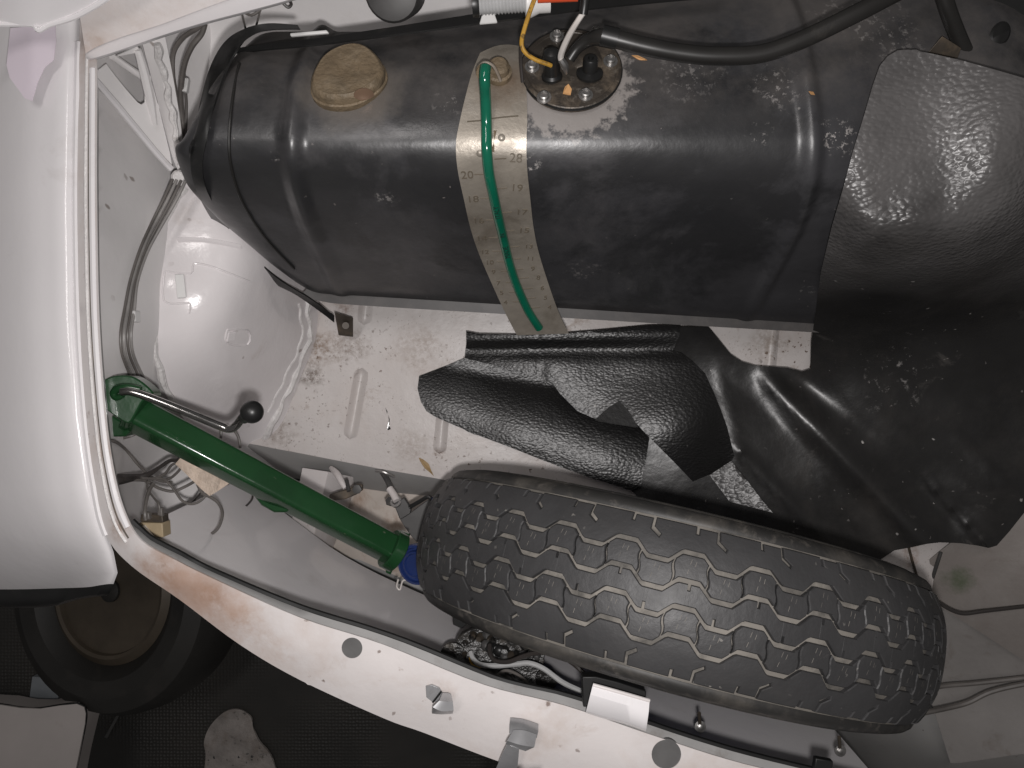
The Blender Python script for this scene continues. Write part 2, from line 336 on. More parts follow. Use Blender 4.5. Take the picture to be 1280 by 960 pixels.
def add(name, verts, faces, m, parent=None, smooth=True, auto=40, solid=0.0, bevel=0.0, label=None, flip=False):
    verts = [Vector(v) for v in verts]
    if parent is None:
        xs = [v.x for v in verts]; ys = [v.y for v in verts]; zs = [v.z for v in verts]
        org = Vector(((min(xs) + max(xs)) / 2, (min(ys) + max(ys)) / 2, min(zs)))
    else:
        org = root_loc(parent)
    me = bpy.data.meshes.new(name)
    me.from_pydata([tuple(v - org) for v in verts], [], [list(f) for f in faces])
    bm = bmesh.new(); bm.from_mesh(me)
    bmesh.ops.remove_doubles(bm, verts=bm.verts, dist=1e-6)
    bmesh.ops.recalc_face_normals(bm, faces=bm.faces)
    bm.to_mesh(me); bm.free()
    if flip: me.flip_normals()
    me.materials.append(M[m])
    for p in me.polygons: p.use_smooth = smooth
    if smooth and auto: me.set_sharp_from_angle(angle=math.radians(auto))
    o = bpy.data.objects.new(name, me)
    COL.objects.link(o)
    if parent is None: o.location = org
    else: o.parent = parent
    if solid:
        md = o.modifiers.new('solid', 'SOLIDIFY'); md.thickness = solid; md.offset = -1; crisp(o)
    if bevel:
        md = o.modifiers.new('bevel', 'BEVEL'); md.width = bevel; md.segments = 2; md.limit_method = 'ANGLE'
    if label: o['label'] = label
    return o

class TPS:
    '''a smooth depth surface through control points (px, py, depth)'''
    def __init__(s, ctrl, lam=1e-6):
        a = np.array(ctrl, float)
        s.x = a[:, :2] / 1000
        n = len(a)
        K = s.k(np.linalg.norm(s.x[:, None] - s.x[None], axis=2)) + lam * np.eye(n)
        Pm = np.hstack([np.ones((n, 1)), s.x])
        A = np.zeros((n + 3, n + 3)); A[:n, :n] = K; A[:n, n:] = Pm; A[n:, :n] = Pm.T
        s.w = np.linalg.solve(A, np.concatenate([a[:, 2], np.zeros(3)]))
    @staticmethod
    def k(r):
        return np.where(r > 1e-9, r * r * np.log(np.maximum(r, 1e-9)), 0.0)
    def __call__(s, px, py):
        q = np.array([px, py]) / 1000
        r = np.linalg.norm(s.x - q, axis=1)
        n = len(s.x)
        return float(s.k(r) @ s.w[:n] + s.w[n] + s.w[n + 1:] @ q)

def smooth_path(pts, n=8, closed=False):
    pts = [np.array(p, float) for p in pts]
    out = []
    m = len(pts)
    rng = range(m if closed else m - 1)
    for i in rng:
        if closed: p0, p1, p2, p3 = pts[i - 1], pts[i], pts[(i + 1) % m], pts[(i + 2) % m]
        else: p0, p1, p2, p3 = pts[max(i - 1, 0)], pts[i], pts[i + 1], pts[min(i + 2, m - 1)]
        for k in range(n):
            t = k / n
            out.append(0.5 * ((2 * p1) + (-p0 + p2) * t + (2 * p0 - 5 * p1 + 4 * p2 - p3) * t * t + (-p0 + 3 * p1 - 3 * p2 + p3) * t ** 3))
    if not closed: out.append(pts[-1])
    return out

def inside(x, y, poly):
    c = False
    n = len(poly)
    j = n - 1
    for i in range(n):
        xi, yi = poly[i][0], poly[i][1]; xj, yj = poly[j][0], poly[j][1]
        if (yi > y) != (yj > y) and x < (xj - xi) * (y - yi) / (yj - yi) + xi: c = not c
        j = i
    return c

def resample(poly, step):
    out = []
    n = len(poly)
    for i in range(n):
        a, b = np.array(poly[i][:2], float), np.array(poly[(i + 1) % n][:2], float)
        k = max(1, int(np.linalg.norm(b - a) / step))
        for t in range(k): out.append(tuple(a + (b - a) * t / k))
    return out

def sheet_geo(outline, depth, step=14, holes=(), curved=False):
    if curved: outline = [tuple(p) for p in smooth_path(outline, 6, True)]
    o = resample(outline, step)
    vs = [Vector(p) for p in o]; es = [(i, (i + 1) % len(o)) for i in range(len(o))]
    hs = []
    for h in holes:
        b = len(vs); hr = list(h); vs += [Vector(p) for p in hr]
        es += [(b + i, b + (i + 1) % len(hr)) for i in range(len(hr))]; hs.append(hr)
    x0 = min(p[0] for p in o); x1 = max(p[0] for p in o); y0 = min(p[1] for p in o); y1 = max(p[1] for p in o)
    bd = np.array([tuple(v) for v in vs])
    r = 0
    y = y0 + step * 0.5
    while y < y1:
        x = x0 + step * (0.5 + 0.5 * (r % 2))
        while x < x1:
            if inside(x, y, o) and not any(inside(x, y, h) for h in hs) and np.min(np.hypot(bd[:, 0] - x, bd[:, 1] - y)) > step * 0.5:
                vs.append(Vector((x, y)))
            x += step
        y += step * 0.87; r += 1
    rv, re, rf, *_ = delaunay_2d_cdt(vs, es, [], 0, 1e-4)
    faces = []
    for f in rf:
        cx = sum(rv[i].x for i in f) / len(f); cy = sum(rv[i].y for i in f) / len(f)
        if inside(cx, cy, o) and not any(inside(cx, cy, h) for h in hs): faces.append(tuple(f)[::-1])
    return [P(v.x, v.y, depth(v.x, v.y)) for v in rv], faces

def up(o):
    '''make sure an open sheet faces the sky, so its thickness goes below it'''
    me = o.data
    if sum(p.normal.z * p.area for p in me.polygons) < 0: me.flip_normals()
    return o

def sheet(name, outline, depth, m, parent=None, step=14, solid=0.0015, holes=(), curved=False, label=None, auto=60):
    if not callable(depth): depth = TPS(depth)
    v, f = sheet_geo(outline, depth, step, holes, curved)
    o = add(name, v, f, m, parent, True, auto, 0, 0, label)
    up(o)
    if solid:
        md = o.modifiers.new('solid', 'SOLIDIFY'); md.thickness = solid; md.offset = -1; crisp(o)
    return o

def tube_geo(pts, r, seg=10, n=6, world=False, cap=True):
    '''pts: (px, py, d) or world points; r a number or list along the control points'''
    k = len(pts)
    rr = r if isinstance(r, (list, tuple)) else [r] * k
    W = [(*(p if world else P(*p)), rr[i]) for i, p in enumerate(pts)]
    S = smooth_path(W, n) if n > 1 else [np.array(p) for p in W]
    V, Fc = [], []
    prev = None
    for i, s in enumerate(S):
        a = Vector(S[max(i - 1, 0)][:3]); b = Vector(S[min(i + 1, len(S) - 1)][:3])
        t = (b - a).normalized()
        if prev is None:
            u = t.orthogonal().normalized()
        else:
            u = (prev - t * prev.dot(t)).normalized()
        prev = u
        v = t.cross(u)
        for j in range(seg):
            an = 2 * math.pi * j / seg
            V.append(Vector(s[:3]) + (u * math.cos(an) + v * math.sin(an)) * s[3])
    for i in range(len(S) - 1):
        for j in range(seg):
            Fc.append((i * seg + j, i * seg + (j + 1) % seg, (i + 1) * seg + (j + 1) % seg, (i + 1) * seg + j))
    if cap:
        Fc.append(tuple(range(seg))); Fc.append(tuple((len(S) - 1) * seg + j for j in range(seg)))
    return V, Fc

def tube(name, pts, r, m, parent=None, seg=10, n=6, world=False, label=None):
    V, Fc = tube_geo(pts, r, seg, n, world)
    return add(name, V, Fc, m, parent, label=label)

def merge(*gs):
    V, Fc = [], []
    for v, f in gs:
        b = len(V); V += list(v); Fc += [tuple(i + b for i in q) for q in f]
    return V, Fc

def frame(p, axis, hint=Vector((0, 0, 1))):
    '''matrix with local Z along axis at p'''
    z = Vector(axis).normalized()
    x = Vector(hint).cross(z)
    if x.length < 1e-4: x = Vector((1, 0, 0)).cross(z)
    if x.length < 1e-4: x = Vector((0, 1, 0)).cross(z)
    x.normalize(); y = z.cross(x)
    return Matrix(((x.x, y.x, z.x, p[0]), (x.y, y.y, z.y, p[1]), (x.z, y.z, z.z, p[2]), (0, 0, 0, 1)))

def lathe_geo(prof, mx, seg=24, shape=None):
    '''prof: (radius, height) from axis outward; closed by poles when radius is 0'''
    V, Fc = [], []
    for (r, h) in prof:
        for j in range(seg):
            a = 2 * math.pi * j / seg
            k = shape(a) if shape else 1.0
            V.append(mx @ Vector((r * k * math.cos(a), r * k * math.sin(a), h)))
    for i in range(len(prof) - 1):
        for j in range(seg):
            Fc.append((i * seg + j, i * seg + (j + 1) % seg, (i + 1) * seg + (j + 1) % seg, (i + 1) * seg + j))
    if prof[0][0] > 1e-6: Fc.append(tuple(range(seg)))
    if prof[-1][0] > 1e-6: Fc.append(tuple((len(prof) - 1) * seg + j for j in range(seg)))
    return V, Fc

def lathe(name, prof, mx, m, parent=None, seg=24, shape=None, label=None, auto=35):
    V, Fc = lathe_geo(prof, mx, seg, shape)
    o = add(name, V, Fc, m, parent, True, auto, label=label)
    return o

def box_geo(mx, sx, sy, sz):
    V = [mx @ Vector((x * sx / 2, y * sy / 2, z * sz / 2)) for x in (-1, 1) for y in (-1, 1) for z in (-1, 1)]
    return V, [(0, 1, 3, 2), (4, 6, 7, 5), (0, 4, 5, 1), (2, 3, 7, 6), (0, 2, 6, 4), (1, 5, 7, 3)]

def box(name, mx, s, m, parent=None, bevel=0.0008, label=None):
    V, Fc = box_geo(mx, *s)
    return add(name, V, Fc, m, parent, False, 0, 0, bevel, label)

def prism(name, outline, d, thick, m, parent=None, bevel=0.0008, label=None, curved=False, tilt=None):
    '''a plate with outline in photo pixels, its top d deep (number or function), thick metres thick'''
    if curved: outline = [tuple(p) for p in smooth_path(outline, 5, True)]
    f = d if callable(d) else (lambda x, y: d)
    T = [P(x, y, f(x, y)) for x, y in outline]
    B = [v - Vector((0, 0, thick)) for v in T]
    n = len(T)
    Fc = [tuple(range(n)), tuple(range(2 * n - 1, n - 1, -1))] + [(i, n + i, n + (i + 1) % n, (i + 1) % n) for i in range(n)]
    return add(name, T + B, Fc, m, parent, True, 30, 0, bevel, label)

def loft(name, rows, m, parent=None, n=6, solid=0.0, label=None, auto=50, curve=True):
    '''rows of (px, py, d) control points, all of one length'''
    R = [smooth_path([tuple(P(*p)) for p in r], n) if curve else [np.array(P(*p)) for p in r] for r in rows]
    k = len(R[0])
    V = [Vector(p) for r in R for p in r]
    Fc = [(i * k + j, i * k + j + 1, (i + 1) * k + j + 1, (i + 1) * k + j) for i in range(len(R) - 1) for j in range(k - 1)]
    o = add(name, V, Fc, m, parent, True, auto, 0, 0, label)
    up(o)
    if solid:
        md = o.modifiers.new('solid', 'SOLIDIFY'); md.thickness = solid; md.offset = -1; crisp(o)
    return o

def circle_px(cx, cy, r, n=28, ry=None):
    return [(cx + r * math.cos(2 * math.pi * i / n), cy + (ry or r) * math.sin(2 * math.pi * i / n)) for i in range(n)]

def bvh_of(*objs):
    V, Fc = [], []
    for o in objs:
        b = len(V); l = root_loc(o)
        V += [v.co + l for v in o.data.vertices]
        Fc += [tuple(i + b for i in p.vertices) for p in o.data.polygons]
    return BVHTree.FromPolygons(V, Fc)

CAMP = Vector((0, 0, H))
def hit(px, py, tree):
    d = (P(px, py, 1.0) - CAMP).normalized()
    p, nrm, i, dist = tree.ray_cast(CAMP, d)
    if p is None: return None, None
    if nrm.dot(d) > 0: nrm = -nrm
    return p, nrm

def text_geo(txt, size, mx, depth=0.0003):
    cu = bpy.data.curves.new('t', 'FONT')
    cu.body = txt; cu.size = size; cu.extrude = depth; cu.align_x = 'CENTER'; cu.align_y = 'CENTER'; cu.resolution_u = 3
    ob = bpy.data.objects.new('t', cu)
    me = bpy.data.meshes.new_from_object(ob)
    V = [mx @ v.co for v in me.vertices]; Fc = [tuple(p.vertices) for p in me.polygons]
    bpy.data.objects.remove(ob); bpy.data.curves.remove(cu); bpy.data.meshes.remove(me)
    return V, Fc

# ------------------------------------------------------------------ garage floor and what lies on it
g = add('floor', [(-3, -3, 0), (3, -3, 0), (3, 3, 0), (-3, 3, 0)], [(0, 1, 2, 3)], 'floor')
tag(g, 'black rubber matting on the garage floor in shade', kind='structure')
up(g)
slab = sheet('concrete_patch', [(254, 975), (257, 945), (255, 927), (263, 907), (281, 890), (299, 887), (313, 896), (317, 912), (324, 927), (336, 941), (343, 957), (352, 985), (345, 1030), (250, 1030)],
             lambda x, y: 1.342 + 0.002 * math.sin(x * 0.3) * math.sin(y * 0.23), 'concrete', step=8, solid=0.004, curved=True)
tag(slab, 'rough patch of bare concrete showing through the black rubber mat', kind='structure')

# ------------------------------------------------------------------ the car body
car = empty('car', (0, 0, 0), 'white small car seen down into its open front luggage bay', 'car')
OUT = [(100, 20), (97, 120), (95, 250), (98, 400), (106, 520), (118, 610), (133, 670), (165, 708), (225, 750), (300, 806), (375, 850), (480, 898), (530, 916), (624, 952), (740, 990), (860, 1025), (1000, 1058), (1200, 1100)]
INN = [(119, 75), (119, 130), (119, 250), (122, 400), (131, 520), (141, 590), (155, 640), (177, 676), (225, 703), (274, 727), (375, 772), (480, 806), (605, 856), (706, 882), (830, 924), (930, 955), (1080, 990), (1250, 1030)]
OUTs = smooth_path(OUT, 5); INNs = smooth_path(INN, 5)
nrim = len(OUTs)
rim_ctrl = []
for i, (o_, i_) in enumerate(zip(OUTs, INNs)):
    if i % 5 == 0:
        front = min(1, max(0, (i / 5 - 5) / 3))
        rim_ctrl += [(*o_, 0.613), (*(0.5 * (o_ + i_)), 0.607 - 0.006 * front), (*i_, 0.602)]
rim_d = TPS(rim_ctrl, 1e-4)
holes = [circle_px(440, 810, 13), circle_px(833, 943, 18.5)]
FLG = 7 * 5 - 2
left_out = [tuple(p) for p in OUTs[:FLG + 6]]; left_in = [tuple(p) for p in INNs[:FLG + 6]]
flange_poly = [tuple(p) for p in OUTs] + [tuple(p) for p in INNs[::-1]]
fl = sheet('opening_flange', flange_poly, rim_d, 'flange', car, step=11, solid=0.0016, holes=holes)
# the inner lip below the flange: a narrow grey upstand, then the rubber seal
lip_rows = [[], [], []]
seal_pts = []
for i in range(0, nrim, 2):
    p = INNs[i]; q = OUTs[i]
    t = (p - q) / np.linalg.norm(p - q)
    wl = 2.0 if i < FLG else (6 + min(6, (i - FLG) * 0.2))
    d0 = rim_d(*p)
    lip_rows[0].append((*(p - t * 1.0), d0 + 0.0022)); lip_rows[1].append((*(p + t * wl), d0 + 0.008)); lip_rows[2].append((*(p + t * (wl + 1)), d0 + 0.020))
    if i >= FLG - 1: seal_pts.append((*(p + t * (wl + 3)), d0 + 0.012))
loft('inner_lip', lip_rows, 'edge', car, n=2, solid=0.0008)
tube('rubber_seal', seal_pts, 0.0030, 'seal', car, seg=8, n=3)
# rolled bright outer edge and apron below the front flange
ap = [[], [], []]
for i in range(FLG - 2, nrim, 2):
    q = OUTs[i]; d0 = rim_d(*q)
    v = P(*q, d0)
    ii = P(*INNs[i], d0) - v; ii.normalize()
    ap[0].append(v + ii * 0.0012 - Vector((0, 0, 0.0012)))
    ap[1].append(v + ii * 0.003 - Vector((0, 0, 0.012)))
    ap[2].append(v - Vector((0, -0.015, 0.30)))
k = len(ap[0])
add('front_apron', ap[0] + ap[1] + ap[2], [(r * k + j, r * k + j + 1, (r + 1) * k + j + 1, (r + 1) * k + j) for r in range(2) for j in range(k - 1)], 'paint', car)
# left gutter: two rolled lips and a dirty weld line between them
def along(frac, i0, i1, dd=0.0, step=2):
    out = []
    for i in range(i0, i1, step):
        p = OUTs[i] + (INNs[i] - OUTs[i]) * frac
        out.append((*p, rim_d(*p) + dd))
    return out
tube('gutter_lip', along(0.06, 2, FLG - 1, 0.003), 0.0038, 'paint', car, seg=8, n=3)
tube('gutter_lip', along(0.90, 2, FLG + 1, 0.001), 0.0030, 'paint', car, seg=8, n=3)
tube('gutter_bead', along(0.52, 1, FLG + 2, 0.0005), 0.0016, 'sealer', car, seg=6, n=3)
tube('weld_line', along(0.68, 3, FLG + 2, -0.0001), 0.0007, 'rustplate', car, seg=6, n=3)
# cups behind the two round holes
for (cx, cy, r) in ((440, 810, 13), (833, 943, 18.5)):
    d0 = rim_d(cx, cy)
    R_ = r * d0 / F
    lathe('drain_cup', [(0, -0.022), (R_ * 0.8, -0.021), (R_ * 1.02, -0.012), (R_ * 1.03, -0.001)], Matrix.Translation(P(cx, cy, d0)), 'hole', car, 28)

# fender on the left, rolling down to its gutter and round its lower edge
fr = []
fy = [(-60, 0), (20, 0), (120, 0), (250, 0), (400, 0), (520, 0), (610, 0), (655, 0), (690, 0), (716, 0.012), (730, 0.030)]
def fend(y, dd):
    rt = float(np.interp(y, [20, 120, 250, 400, 520, 610, 670, 708, 740], [100, 97, 95, 98, 106, 118, 133, 150, 138]))
    low = 0.06 * max(0, (y - 600) / 130) ** 2.2 + dd
    sag = max(0, (y - 690) / 60)
    return [(rt, y, 0.618 + low * 0.35), (rt - 6, y, 0.6125 + low * 0.4), (rt - 16, y + sag * 2, 0.610 + low * 0.5), (rt - 34, y + sag * 6, 0.6115 + low * 0.7), (rt - 70, y + sag * 8, 0.620 + low), (rt - 120, y + sag * 10, 0.645 + low), (rt - 200, y + sag * 10, 0.70 + low), (rt - 300, y + sag * 10, 0.80 + low)]
rows = [fend(y, dd) for y, dd in fy]
loft('fender', rows, 'paint', car, n=6, solid=0.0012)
# black trim band under the fender's rounded lower edge
tr0 = [(p[0], p[1] - 1, p[2] + 0.002) for p in rows[-1]]
tr1 = [(p[0] - 1, p[1] + 3 + (3 if p[0] < 100 else 0), p[2] + 0.004) for p in rows[-1]]
tr2 = [(p[0] - 5, p[1] + 12 + (6 if p[0] < 100 else 0), p[2] + 0.012) for p in rows[-1]]
tr3 = [(p[0] - 9, p[1] + 15 + (8 if p[0] < 100 else 0), p[2] + 0.03) for p in rows[-1]]
loft('fender_trim', [tr0, tr1, tr2, tr3], 'black', car, n=5, solid=0.002)

# top rail (scuttle edge) and the bonnet corner above it
rail_low = [(108, 73), (119, 75), (160, 62), (203, 47), (255, 31), (312, 16), (353, 5), (420, -15), (600, -60)]
rail_mid = [(107, 67), (122, 58), (150, 47), (175, 39), (203, 30), (240, 16), (281, 1), (350, -22), (500, -70)]
rail_top = [(100, 22), (112, 12), (128, 2), (150, -12), (180, -25), (220, -40), (280, -60), (360, -80), (450, -100)]
loft('scuttle_rail', [[(*p, 0.585) for p in rail_top], [(*p, 0.603) for p in rail_mid]], 'flange', car, n=5, solid=0.0012)
loft('scuttle_lip', [[(*p, 0.6045) for p in rail_mid], [(x, y - 3, 0.600) for x, y in rail_low], [(*p, 0.604) for p in rail_low], [(x + 1, y, 0.622) for x, y in rail_low]], 'paint', car, n=5, solid=0.001)
sheet('bonnet_corner', [(-80, 28), (0, 31), (40, 31), (47, 39), (62, 31), (94, 22), (131, 0), (170, -30), (-80, -40)],
      [(-80, 28, 0.56), (0, 31, 0.575), (47, 36, 0.578), (94, 20, 0.58), (131, 0, 0.575), (0, -20, 0.545), (60, -30, 0.55), (-80, -40, 0.52), (170, -30, 0.57)], 'paint', car, step=10, solid=0.003)
tube('bonnet_hem', [(-80, 28, 0.559), (0, 30, 0.574), (40, 31, 0.577), (48, 38, 0.577), (62, 31, 0.578), (94, 21, 0.579), (131, 0, 0.574), (170, -30, 0.568)], 0.002, 'paint', car, seg=8, n=4)

# inner wing, firewall, wheel arch
wing = sheet('inner_wing', [(117, 70), (119, 250), (122, 400), (131, 520), (141, 590), (155, 640), (177, 674), (215, 690), (260, 672), (335, 636), (365, 560), (310, 500), (270, 400), (262, 250), (300, 40), (230, 20)],
      [(117, 70, .632), (119, 250, .632), (122, 400, .632), (131, 520, .632), (141, 590, .638), (155, 640, .66), (177, 674, .70), (215, 690, .82), (140, 300, .642), (160, 300, .668), (200, 260, .712), (205, 215, .735), (262, 250, .80), (300, 40, .83),
       (200, 100, .75), (160, 80, .69), (160, 420, .665), (200, 420, .725), (270, 400, .82), (190, 540, .765), (170, 600, .76), (190, 640, .79), (230, 600, .85), (260, 672, .86), (335, 636, .955), (290, 600, .90), (365, 560, .97), (310, 500, .93), (230, 20, .77)], 'wing', car, step=14)
sheet('firewall', [(228, 30), (230, 225), (300, 260), (420, 160), (900, 110), (1250, 60), (1250, -60), (400, -60)],
      [(228, 30, .80), (230, 225, .80), (300, 260, .85), (420, 160, .84), (900, 110, .84), (1250, 60, .80), (1250, -60, .70), (400, -60, .72), (300, 20, .79), (700, 60, .80)], 'wing', car, step=30)
arch_out = [(232, 222), (204, 270), (187, 330), (184, 390), (193, 450), (212, 500), (236, 532), (270, 552), (310, 562), (345, 552), (375, 478), (396, 425), (402, 372), (400, 300), (400, 180), (300, 170)]
arch = sheet('wheel_arch', arch_out,
      [(235, 225, .735), (200, 270, .722), (185, 330, .716), (185, 400, .716), (197, 460, .73), (230, 525, .785), (265, 552, .85), (308, 560, .925), (402, 370, .925), (397, 425, .925), (377, 475, .925), (345, 550, .93),
       (285, 390, .745), (250, 330, .728), (245, 430, .738), (330, 400, .800), (362, 400, .850), (300, 300, .742), (350, 330, .80), (290, 480, .805), (330, 480, .858), (270, 240, .738), (390, 300, .87), (300, 170, .76), (400, 180, .87), (215, 350, .718), (260, 500, .80)], 'arch', car, step=10)
abv = bvh_of(arch)
def on(tree, px, py, lift=0.0, fallback=0.8):
    p, n = hit(px, py, tree)
    if p is None: p, n = P(px, py, fallback), Vector((0, 0, 1))
    return p + n * lift
wav = lambda i, a: a * math.sin(i * 2.3) + a * 0.6 * math.sin(i * 5.1 + 1)
bead = [(231, 236), (224, 246), (210, 268), (200, 290), (193, 315), (190, 345), (188, 380), (190, 415), (195, 446), (204, 475), (214, 500), (228, 524), (246, 545)]
bead2 = smooth_path(bead, 2)
tube('sealer_bead', [on(abv, x + wav(i, 1.2), y, 0.0005) for i, (x, y) in enumerate(bead2)], [0.0034 + 0.0006 * math.sin(i * 1.9) + 0.0005 * math.sin(i * 4.3) for i in range(len(bead2))], 'sealer', car, seg=8, n=3, world=True)
bead = smooth_path([(388, 374), (391, 400), (391, 425), (378, 458), (366, 488), (350, 520), (334, 552)], 3)
tube('sealer_bead', [on(abv, x - 5 + wav(i, 1.2), y, -0.0008, .92) for i, (x, y) in enumerate(bead)], [0.0042 + 0.0008 * math.sin(i * 2.7) + 0.0010 * math.sin(i * 1.31) for i in range(len(bead))], 'sealer', car, seg=8, n=3, world=True)
bead = smooth_path([(375, 380), (381, 410), (372, 445), (355, 480), (338, 515)], 3)
tube('sealer_bead', [on(abv, x - 3 + wav(i, 1.4), y, 0.0002, .9) for i, (x, y) in enumerate(bead)], 0.0016, 'sealer', car, seg=6, n=3, world=True)
def on_path(tree, pts, lift, n=3): return [on(tree, x, y, lift) for x, y in smooth_path(pts, n)]
tube('pressed_line', on_path(abv, [(206, 339), (205, 376), (230, 379), (238, 380), (236, 392)], 0.0002), 0.0010, 'arch', car, 6, 1, True)
tube('pressed_line', on_path(abv, [(206, 339), (238, 342), (242, 330), (260, 332), (285, 341), (312, 352)], 0.0002), 0.0010, 'arch', car, 6, 1, True)
tube('pressed_line', on_path(abv, [(284, 412), (310, 413), (309, 431), (283, 428), (284, 412)], 0.0002), 0.0010, 'arch', car, 6, 1, True)
tube('pressed_line', on_path(abv, [(222, 300), (255, 300), (300, 308)], 0.0001), 0.0025, 'arch', car, 6, 1, True)
def on_box(name, tree, px, py, s, rot, m, parent, lift=0.0, bevel=0.0006, label=None):
    p, n = hit(px, py, tree)
    mx = frame(p + n * lift, n, Vector((0, 1, 0)))
    return box(name, mx @ Matrix.Rotation(rot, 4, 'Z'), s, m, parent, bevel, label)
on_box('clip_tab', abv, 226, 358, (0.008, 0.022, 0.004), 0.1, 'whiteplastic', car, 0.001)
on_box('clip_tab', abv, 288, 420, (0.009, 0.010, 0.003), 0.2, 'arch', car, 0.0008)

# triangular stay with its opening, and the sealed strut beside it
gus = [(118, 92), (150, 68), (172, 58), (186, 90), (200, 140), (212, 190), (216, 212), (205, 204), (170, 160), (135, 118)]
gd = TPS([(118, 92, .625), (172, 58, .650), (216, 212, .718), (200, 140, .69), (150, 135, .665)])
sheet('stay_plate', gus, gd, 'wing', car, step=7, solid=0.001, holes=[[(133, 80), (141, 72), (155, 69), (170, 66), (174, 84), (178, 100), (181, 118), (181, 128), (177, 131), (172, 128), (158, 112), (145, 96)]])
tube('stay_flange', [(*p, gd(*p) - 0.002) for p in ((117, 98), (140, 124), (170, 160), (195, 190), (214, 211))], 0.0030, 'paint', car, 8, 5)
tube('stay_rib', [(*p, gd(*p) - 0.001) for p in ((172, 62), (180, 90), (188, 125), (194, 156))], [0.003, 0.004, 0.004, 0.002], 'wing', car, 8, 5)
tube('stay_rib', [(*p, gd(*p) + 0.02) for p in ((140, 70), (160, 84), (178, 96))], 0.003, 'wing', car, 8, 4)
loft('strut', [[(178, 54, .655), (190, 100, .68), (203, 150, .70), (215, 195, .714), (222, 212, .720)], [(190, 50, .650), (203, 100, .675), (214, 150, .695), (224, 190, .708), (228, 208, .714)], [(206, 44, .655), (217, 100, .68), (225, 150, .70), (229, 185, .712), (230, 205, .720)]], 'wing', car, n=5)
sp = smooth_path([(196, 55, .650), (203, 85, .667), (209, 110, .678), (215, 140, .691), (220, 165, .700), (225, 190, .709), (226, 208, .713)], 3)
tube('sealer_bead', [(p[0] + wav(i, 1.5), p[1], p[2]) for i, p in enumerate(sp)], [0.0030 + 0.0006 * math.sin(i * 2.1) + 0.0006 * math.sin(i * 0.9) for i in range(len(sp))], 'sealer', car, 8, 3)
lathe('sealer_lump', [(0, 0.004), (0.005, 0.003), (0.0075, 0), (0.007, -0.003)], frame(P(224, 222, .712), (0.2, 0, 1)), 'sealer', car, 10)

# boot floor, its pressed ribs, and the well ahead of it
boot = sheet('boot_floor', [(290, 250), (262, 400), (285, 552), (310, 554), (340, 560), (367, 565), (413, 574), (475, 586), (540, 597), (620, 612), (760, 650), (1000, 705), (1120, 735), (1164, 745), (1172, 690), (1300, 640), (1300, 230)],
             lambda x, y: 0.92 + 0.003 * max(0, (y - 560) / 60) + 0.0007 * math.sin(x * .021) * math.sin(y * .027), 'boot', car, step=26)
def rib(x0, y0, x1, y1, wd=0.0085, h=0.0045, m='boot'):
    a, b = P(x0, y0, .92), P(x1, y1, .92)
    ax = (b - a); Ln = ax.length; ax.normalize(); s = Vector((-ax.y, ax.x, 0))
    V, Fc = [], []
    n, q = 22, 9
    for i in range(n + 1):
        t = i / n
        e = min(t, 1 - t) * Ln / wd
        kk = 1.0 if e >= 1 else math.sqrt(max(0, 1 - (1 - e) ** 2))
        for j in range(q):
            u = -1 + 2 * j / (q - 1)
            V.append(a + ax * Ln * t + s * wd * u * max(kk, 0.05) + Vector((0, 0, h * kk * (math.cos(u * math.pi) * 0.5 + 0.5) ** 0.7 + 0.0002)))
    for i in range(n):
        for j in range(q - 1):
            Fc.append((i * q + j, i * q + j + 1, (i + 1) * q + j + 1, (i + 1) * q + j))
    up(add('pressed_rib', V, Fc, m, car))
rib(453, 460, 437, 549); rib(462, 330, 455, 406); rib(558, 470, 549, 567); rib(975, 330, 960, 470)
loft('floor_edge', [[(300, 553, .9205), (340, 560, .9205), (413, 574, .9205), (475, 586, .9215), (540, 597, .9225), (620, 612, .925), (800, 655, .93)],
                    [(298, 560, .925), (338, 566, .928), (411, 580, .928), (473, 592, .929), (540, 602, .93), (620, 617, .932), (800, 660, .935)],
                    [(292, 575, .95), (335, 592, .965), (412, 604, .975), (478, 614, .985), (545, 622, .99), (630, 632, .99), (800, 670, .99)]], 'nose', car, n=5)
nose_ctrl = [(180, 676, .66), (225, 702, .66), (213, 690, .82), (260, 672, .86), (335, 637, .957), (412, 606, .985), (480, 616, .995), (545, 622, 1.0), (600, 640, 1.02), (640, 700, 1.06), (500, 690, 1.02), (420, 690, 1.0), (400, 730, .975), (330, 690, .94), (300, 712, .90), (274, 728, .68), (337, 758, .68),
             (375, 776, .68), (480, 806, .68), (605, 856, .68), (706, 882, .68), (830, 924, .68), (930, 955, .68), (1080, 990, .68), (1250, 1030, .70), (420, 772, .86), (375, 755, .87), (330, 735, .87), (480, 790, .87), (440, 745, .95), (560, 790, .95), (540, 812, .85), (600, 838, .87), (620, 820, .92), (700, 862, .88), (700, 840, .94), (800, 895, .92), (900, 930, .92), (900, 915, .97), (1000, 950, .92), (1150, 960, .97), (900, 750, 1.08), (1100, 800, 1.06), (760, 660, 1.04), (1000, 705, 1.04), (1250, 850, 1.03), (700, 800, 1.05), (900, 860, 1.05), (1100, 890, 1.05)]
nose = sheet('nose_panel', [(177, 676), (225, 706), (274, 730), (337, 760), (400, 784), (480, 812), (605, 860), (706, 888), (830, 930), (930, 960), (1080, 995), (1250, 1035), (1330, 1040), (1330, 700), (1000, 690), (760, 640), (545, 612), (480, 606), (412, 598), (335, 628), (260, 668), (215, 688)], TPS(nose_ctrl, 1e-5), 'nose', car, step=22)
nbv = bvh_of(nose)
tube('panel_seam', [on(nbv, x, y, 0.0003) for x, y in smooth_path([(213, 690), (260, 674), (300, 655), (335, 638)], 4)], 0.0016, 'wing', car, 6, 2, True)
